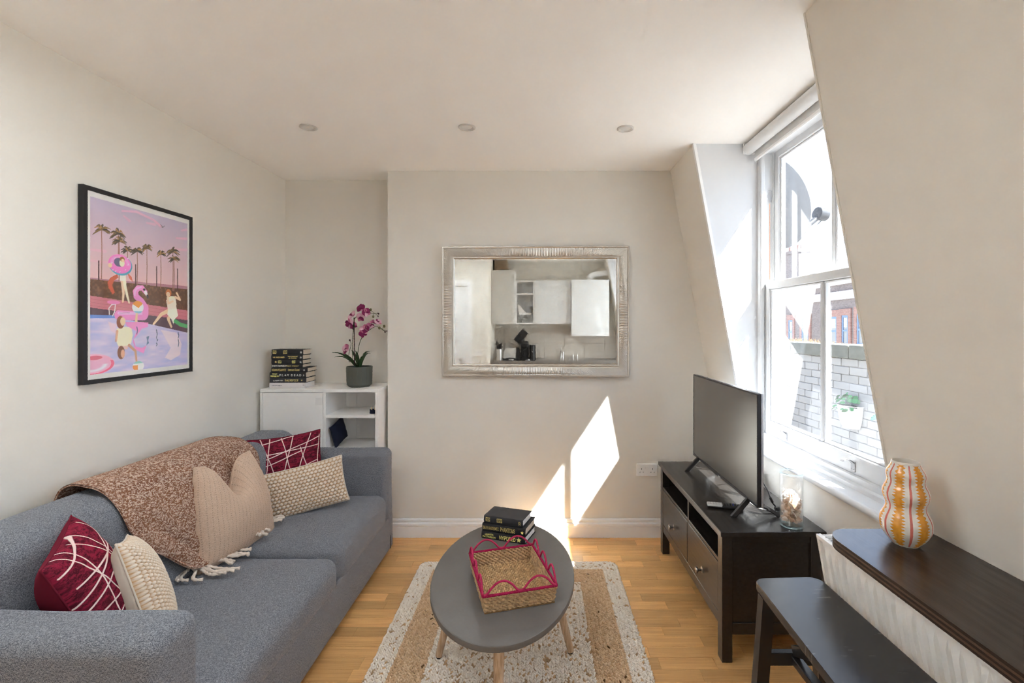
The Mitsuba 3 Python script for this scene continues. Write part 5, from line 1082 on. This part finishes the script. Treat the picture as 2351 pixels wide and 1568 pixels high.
mat('m_slate', (0.15, 0.155, 0.18), 0.7, 0.3)
ds = thing('satellite_dish', 'grey satellite dish with its receiver arm beyond the upper sash', 'satellite dish')
mat('m_dish', (0.13, 0.135, 0.145), 0.5, 0.3); mat('m_dish_dark', (0.035, 0.036, 0.04), 0.5, 0.3)
dc = at(1766, 468, 4.30); dn = np.array([.85, .30, .40]); dn /= np.linalg.norm(dn); DA = np.cross([0, 0, 1.0], dn); DA /= np.linalg.norm(DA); DB = np.cross(dn, DA)
t = np.linspace(0, 2 * np.pi, 49); DR = .40
P = np.array([[dc + DA * DR * r * np.cos(a) + DB * DR * 1.06 * r * np.sin(a) + dn * (.055 * (r ** 2 - 1)) for a in t] for r in np.linspace(.001, 1, 12)])
put('reflector', sheet(P, .006), 'm_dish', ds, smooth=True); put('rim', tube(P[-1][:-1], .007, 8, closed=True), 'm_dish', ds, smooth=True)
foot = dc - DB * DR * 1.0; lnb = at(1886, 492, 4.45)
put('arm', tube([foot - dn * .06, foot, foot + (lnb - foot) * .95], .024, 10), 'm_dish_dark', ds, smooth=40)
ax_ = (dc - lnb); ax_ /= np.linalg.norm(ax_); put('receiver', join([tube([lnb - ax_ * .05, lnb - ax_ * .045, lnb + ax_ * .05, lnb + ax_ * .058], [.03, .056, .060, .045], 18), rod(lnb - np.array([0, 0, .05]), lnb, .022)]), 'm_dish_dark', ds, smooth=40)
put('lead', tube(spline([lnb - ax_ * .04, lnb + (foot - lnb) * .3 - np.array([0, 0, .06]), foot + (lnb - foot) * .2 - np.array([0, 0, .03]), foot - np.array([0, 0, .05])], 24), .004, 6), 'm_dish_dark', ds)
mb = dc - dn * .11
put('mast', join([rod((mb[0], mb[1], -1.199), mb, .022), rod(mb, dc - dn * .05, .03)]), 'm_dish', ds)
struct('flat_roof', box(1.46, 2.86, -1.5, 9.0, -1.5, -1.2), 'm_slate', label='grey flat roof between the dormer and the parapet')

# terraced building across the street
BO = np.array([21.0, 34.7, 0]); BA = np.array([.11, 1.0, 0]); BA /= np.linalg.norm(BA); BN = np.array([-BA[1], BA[0], 0])
BM = np.eye(4); BM[:3, 0], BM[:3, 1], BM[:3, 2], BM[:3, 3] = BA, -BN, (0, 0, 1), BO
def bray(px, py):
    d = np.array([(px - VX) / FPX, 1, -(py - VY) / FPX]); k = ((BO - CAM) @ BN) / (d @ BN); p = CAM + d * k - BO; return p @ BA, p[2]
def bbox(x0, x1, z0, z1, out, dep=.3): return moved(box(x0, x1, -out, dep, z0, z1), BM)
def brickf(c0, c1, mort):
    def fn(p, n, uv):
        s = p.y / .225; row = dr.floor(p.z / .075); ss = s + 0.5 * (row - 2 * dr.floor(row / 2)); fx = ss - dr.floor(ss); fz = p.z / .075 - row
        m_ = dr.maximum(1 - smoothstep(.03, .07, dr.minimum(fx, 1 - fx)), 1 - smoothstep(.08, .18, dr.minimum(fz, 1 - fz)))
        return mix(mix(c0, c1, cell_rand(dr.floor(ss), row, 3)), mort, m_)
    return fn
mat('m_stock_brick', proc(brickf((.15, .125, .118), (.21, .175, .165), (.20, .185, .18))), 0.95, 0.1)
mat('m_red_brick', proc(brickf((.25, .135, .112), (.33, .185, .155), (.27, .21, .19))), 0.95, 0.1)
mat('m_stucco', (0.42, 0.42, 0.45), 0.8, 0.2); mat('m_blue_paint', (0.13, 0.20, 0.31), 0.6, 0.3); mat('m_far_pane', (0.16, 0.18, 0.19), 0.15, 0.5); mat('m_far_white', (0.45, 0.45, 0.46), 0.6, 0.3)
bl = thing('terraced_house', 'brown brick terrace with blue sash windows and white band across the street', 'building')
s0, s1 = -22, 24; zt = bray(1895, 645)[1]
put('wall', bbox(s0, s1, -9, zt, 0, 8), 'm_stock_brick', bl)
zb0, zb1 = bray(1899, 691)[1], bray(1899, 673)[1]
put('string_course', bbox(s0, s1, zb0, zb1, .12), 'm_stucco', bl); put('cornice', join([bbox(s0, s1, zt - .25, zt + .15, .25, 8), bbox(s0, s1, zt - .45, zt - .25, .12)]), 'm_stucco', bl)
put('roof', moved(hull([(x, y, z) for x in (s0, s1) for (y, z) in ((.6, zt), (7.5, zt), (4, zt + 2.2))]), BM), 'm_slate', bl)
for (xa, xb_, ytop) in ((1836, 1866, 731), (1901, 1926, 727), (1935, 1950, 724), (1970, 1990, 720), (1812, 1822, 735), (2004, 2020, 716)):
    a0, a1 = sorted((bray(xa, 750)[0], bray(xb_, 750)[0])); z1_ = bray((xa + xb_) / 2, ytop)[1]; z0_ = z1_ - 2.0; mid_ = (a0 + a1) / 2; hw2 = min((a1 - a0) / 2, .62)
    rs_ = put('brick_surround', join([bbox(mid_ - hw2 - .34, mid_ - hw2, z0_, z1_ + .1, .10), bbox(mid_ + hw2, mid_ + hw2 + .34, z0_, z1_ + .1, .10), bbox(mid_ - hw2 - .34, mid_ + hw2 + .34, z1_, z1_ + .45, .10)]), 'm_red_brick', bl)
    wn = put('window', join([bbox(mid_ - hw2, mid_ - hw2 + .16, z0_, z1_, .07), bbox(mid_ + hw2 - .16, mid_ + hw2, z0_, z1_, .07), bbox(mid_ - hw2, mid_ + hw2, z1_ - .14, z1_, .07), bbox(mid_ - hw2, mid_ + hw2, z1_ - 1.08, z1_ - .96, .07), bbox(mid_ - hw2, mid_ + hw2, z0_, z0_ + .12, .08)]), 'm_blue_paint', bl)
    for (q0, q1) in ((z0_ + .12, z1_ - 1.08), (z1_ - .96, z1_ - .14)): put('pane', bbox(mid_ - hw2 + .16, mid_ + hw2 - .16, q0, q1, .03, .1), 'm_far_pane', wn)
    put('blind', bbox(mid_ - hw2 + .18, mid_ + hw2 - .18, z1_ - .80, z1_ - .16, .034, .1), 'm_far_white', wn)
f2 = thing('slate_roof', 'pale slate roof with a chimney behind the terrace, seen under the satellite dish', 'roof')
c2 = at(1850, 690, 46); put('slope', hull([(c2[0] + x, c2[1] + y, z) for x in (0, 14) for (y, z) in ((-16, 3), (30, 3))] + [(c2[0] + 6, c2[1] - 16, 8.0), (c2[0] + 6, c2[1] + 30, 8.4)]), 'm_slate', f2)
ch = at(1828, 600, 47); chm = put('chimney', join([box(ch[0] - .6, ch[0] + .6, ch[1] - 1.5, ch[1] + 1.5, 4.0, ch[2] + 1.0), box(ch[0] - .7, ch[0] + .7, ch[1] - 1.6, ch[1] + 1.6, ch[2] + .7, ch[2] + 1.0)]), 'm_stock_brick', f2)
for k in range(4): put('chimney_pot', lathe([(.18, 0), (.15, .5), (.18, .55)], 14, (ch[0], ch[1] - 1.1 + .73 * k, ch[2] + 1.0)), 'm_red_brick', chm)
# ------------------------------------------------------------------ kitchen (behind the camera, in the mirror)
mat('m_tile', (0.60, 0.545, 0.485), 0.35, 0.4); mat('m_tile2', (0.57, 0.515, 0.455), 0.35, 0.4); mat('m_worktop', (0.20, 0.185, 0.17), 0.4, 0.4); mat('m_brown', (0.26, 0.19, 0.13), 0.8, 0.2); mat('m_grey_door', (0.60, 0.585, 0.55), 0.5, 0.3)
XK0, XK1 = -0.900, 1.12
mat('m_grout', (0.36, 0.32, 0.28), 0.9)
put('grout', box(XK0, XS(.9) - .02, YK - .001, YK + .002, .905, 1.408), 'm_grout', 'wall_kitchen')
for r, (z0, z1) in enumerate(((.909, 1.158), (1.162, 1.408))):
    for k in range(7):
        x0 = -1.083 + .335 * k; a, b = max(x0 + .003, XK0), min(x0 + .332, XS(z0) - .01)
        if b - a > .02: put('tile', cbox(a, b, YK - .001, YK + (.008 if k < 5 else .012), z0, z1, .0015), ('m_tile', 'm_tile2')[(k + r) % 2], 'wall_kitchen')
wk = thing('worktop', 'dark kitchen worktop along the end wall', 'worktop'); put('slab', cbox(XK0 + .001, XS(.9) - .012, YK + .002, -.86, .868, .907, .004), 'm_worktop', wk)
for k, (a, b) in enumerate(((XK0 + .002, -.302), (-.298, .302), (.306, .90))):
    bc = thing('base_cabinet', ('white base cabinet under the hob', 'white base cabinet under the sink drainer', 'white base cabinet below the boiler')[k], 'cabinet', 'kitchen base cabinets'); put('carcass', cbox(a, b, YK + .01, -.905, .10, .866, .001), 'm_cabinet', bc)
    d = put('door', cbox(a + .002, b - .002, -.904, -.885, .115, .860, .0015), 'm_gloss_white', bc); put('handle', cbox(b - .05, b - .038, -.885, -.86, .62, .80, .003), 'm_steel', d); put('plinth', box(a, b, YK + .05, -.95, 0.001, .10), 'm_cabinet', bc)
def wallcab(name, label, x0, x1, z0, z1, yf, cat='cabinet', m='m_gloss_white'):
    c = thing(name, label, cat); put('carcass', cbox(x0, x1, YK + .0135, yf - .020, z0, z1, .001), 'm_cabinet', c); put('door', cbox(x0 + .0015, x1 - .0015, yf - .0195, yf, z0 + .002, z1 - .002, .0012), m, c); return c
wallcab('wall_cabinet', 'tall beige wall cabinet at the left of the kitchen, reflected in the mirror', XK0 + .004, -.535, 1.477, 2.330, -.985, m='m_grey_door')
wallcab('wall_cabinet', 'white gloss kitchen wall cabinet between the open shelves and the boiler cabinet', -.223, .359, 1.478, 2.172, -1.10)
bo = wallcab('boiler_cabinet', 'large glossy white boiler cabinet under the flue pipe', .364, .953, 1.287, 2.174, -1.0)
ou = thing('shelf_unit', 'open white kitchen shelf unit between two wall cabinets', 'shelf')
for (x0, x1) in ((-.532, -.514), (-.243, -.226)): put('side_panel', cbox(x0, x1, YK + .002, -1.105, 1.478, 2.172, .001), 'm_cabinet', ou)
for z in (1.478, 1.950, 2.154): put('shelf', cbox(-.5135, -.2435, YK + .002, -1.107, z, z + .018, .001), 'm_cabinet', ou)
put('back_panel', box(-.514, -.243, YK + .001, YK + .006, 1.49, 2.16), 'm_cabinet', ou)
bw = thing('glass_bowl', 'clear glass mixing bowl on the lower kitchen shelf', 'bowl'); put('bowl', lathe([(0, 0), (.055, 0), (.09, .03), (.112, .085), (.118, .118), (.121, .122), (.121, .125)], 40, (-.365, -1.245, 1.4975)), 'm_pane', bw, smooth=40)
cb = thing('plastic_tub', 'white lidded tub resting in the glass bowl with a folded grey packet', 'tub'); put('tub', moved(softbox((-.10, -.06, 0), (.10, .06, .035), .012, .03), trimesh.transformations.translation_matrix((-.375, -1.24, 1.624))), 'm_white', cb, smooth=True); put('packet', hull([(-.49, -1.22, 1.66), (-.49, -1.20, 1.66), (-.49, -1.21, 1.80), (-.36, -1.21, 1.66), (-.36, -1.23, 1.66)]), 'm_paper_white', cb)
gj = thing('glass_jug', 'dark handled glass jug behind the tub on the kitchen shelf', 'jug'); put('body', lathe([(0, 0), (.05, 0), (.055, .02), (.052, .11), (.05, .112), (.047, .11), (.05, .02), (0, .006)], 30, (-.335, -1.32, 1.66)), 'm_plastic_grey', gj, smooth=40); put('handle', tube(spline([(-.282, -1.30, 1.76), (-.268, -1.29, 1.74), (-.268, -1.29, 1.69), (-.282, -1.30, 1.67)], 14), .006, 8), 'm_black', gj)
fl = thing('flue_pipe', 'white boiler flue pipe bending into the sloping wall', 'pipe'); P = spline([(.665, -1.22, 2.1745), (.665, -1.22, 2.215), (.682, -1.22, 2.252), (.72, -1.22, 2.270), (.80, -1.22, 2.284), (XS(2.3) - .004, -1.22, 2.306)], 40); put('pipe', tube(P, .048, 20), 'm_white', fl, smooth=40); put('collar', tube(P[26:29], .0525, 20), 'm_white', fl, smooth=40)
vb_ = thing('storage_box', 'brown cardboard box on top of the tall beige wall cabinet', 'box'); put('carton', cbox(-.872, -.668, -1.38, -1.16, 2.331, 2.510, .002), 'm_brown', vb_)
hb = thing('hob', 'black gas hob set in the kitchen worktop', 'hob'); put('plate', cbox(-.70, -.20, -1.04, -.875, .907, .913, .002), 'm_black', hb)
for (x, y) in ((-.58, -.957), (-.32, -.957)):
    b_ = put('burner', lathe([(.0, .9135), (.045, .9135), (.045, .925), (.03, .930), (0, .930)], 20, (x, y, 0)), 'm_steel', hb); put('pan_support', join([beam((x - .08, y, .940), (x + .08, y, .940), .008, .01), beam((x, y - .08, .940), (x, y + .08, .940), .008, .01, (1, 0, 0))] + [rod((x + i * .078, y, .9132), (x + i * .078, y, .94), .004) for i in (-1, 1)]), 'm_black', b_)
kb = thing('knife_block', 'round steel knife block with black handled knives by the hob', 'knife block'); kx, ky = -.772, -.955
put('block', lathe([(0, .908), (.047, .908), (.049, .912), (.049, 1.085), (.046, 1.088), (0, 1.088)], 32, (kx, ky, 0)), 'm_steel', kb, smooth=40)
for (dx, dy, h, tl) in ((-.028, 0, .125, -.10), (-.006, .012, .090, 0), (.006, -.015, .075, .05), (.022, .004, .085, .16), (.032, .012, .050, .2)): put('knife', hull([(kx + dx + i * .010 + (tl * .1 if z else 0), ky + dy + j * .006, 1.088 + z * h) for i in (-1, 1) for j in (-1, 1) for z in (0, 1)]), 'm_black', kb)
mat('m_toaster', (0.66, 0.65, 0.63), 0.35, 0.5, 0.4)
to = thing('toaster', 'chrome and black toaster on the hob edge', 'toaster'); pr_ = [(-.125, 0), (.125, 0), (.122, .08), (.095, .165), (.06, .182), (-.075, .182), (-.11, .150), (-.125, .06)]
put('body', extrude([(-.59 + x, .914 + z) for x, z in pr_], 1, -1.22, -1.05), 'm_toaster', to, smooth=30); put('base', cbox(-.72, -.46, -1.225, -1.045, .908, .930, .004), 'm_black', to); put('end_cap', extrude([(-.59 + x * .2 + .10, .922 + z * .95) for x, z in pr_], 1, -1.226, -1.044), 'm_black', to)
cf = thing('coffee_machine', 'black coffee machine with its lid tipped open', 'coffee machine'); put('body', join([cbox(-.455, -.325, -1.40, -1.26, .908, 1.165, .01), cbox(-.445, -.335, -1.28, -1.13, .908, .94, .01), cbox(-.45, -.33, -1.32, -1.13, 1.10, 1.20, .012)]), 'm_black', cf); put('lid', beam((-.52, -1.25, 1.19), (-.38, -1.22, 1.36), .12, .06), 'm_black_matt', cf); put('cap', rod((-.42, -1.2, 1.20), (-.42, -1.2, 1.225), .035, .025, 20), 'm_black', cf)
gd = thing('coffee_grinder', 'tall black cylindrical grinder right of the coffee machine', 'grinder'); put('body', lathe([(0, .908), (.052, .908), (.054, .915), (.050, 1.02), (.052, 1.13), (.046, 1.14), (0, 1.14)], 28, (-.262, -1.23, 0)), 'm_black', gd, smooth=40); put('button', ball((-.262, -1.178, 1.03), .012, 2), 'm_chrome', gd, smooth=True)
sk = thing('sink', 'stainless steel sink and drainer with a mixer tap', 'sink'); put('drainer', cbox(-.12, .66, -1.40, -.96, .907, .914, .003), 'm_steel', sk); put('bowl_rim', cbox(.20, .60, -1.36, -1.0, .913, .917, .003), 'm_steel', sk)
put('tap', tube(spline([(.20, -1.38, .914), (.20, -1.38, 1.00), (.20, -1.355, 1.035), (.20, -1.30, 1.04), (.20, -1.27, 1.01)], 26), .011, 12), 'm_chrome', sk, smooth=40); put('tap', rod((.24, -1.38, .914), (.24, -1.38, 1.02), .012), 'm_chrome', sk)
for x in (.40, .47): put('tap_handle', join([rod((x, -1.38, .914), (x, -1.38, .955), .010), rod((x, -1.38, .955), (x, -1.38, .975), .018)]), 'm_chrome', sk)
so = thing('wall_socket', 'white socket on the wall next to the white door', 'socket'); put('plate', cbox(-.997, -.905, YR, YR + .009, 1.025, 1.108, .003), 'm_white', so); put('switch', cbox(-.96, -.942, YR + .008, YR + .012, 1.06, 1.078, .001), 'm_white', so)
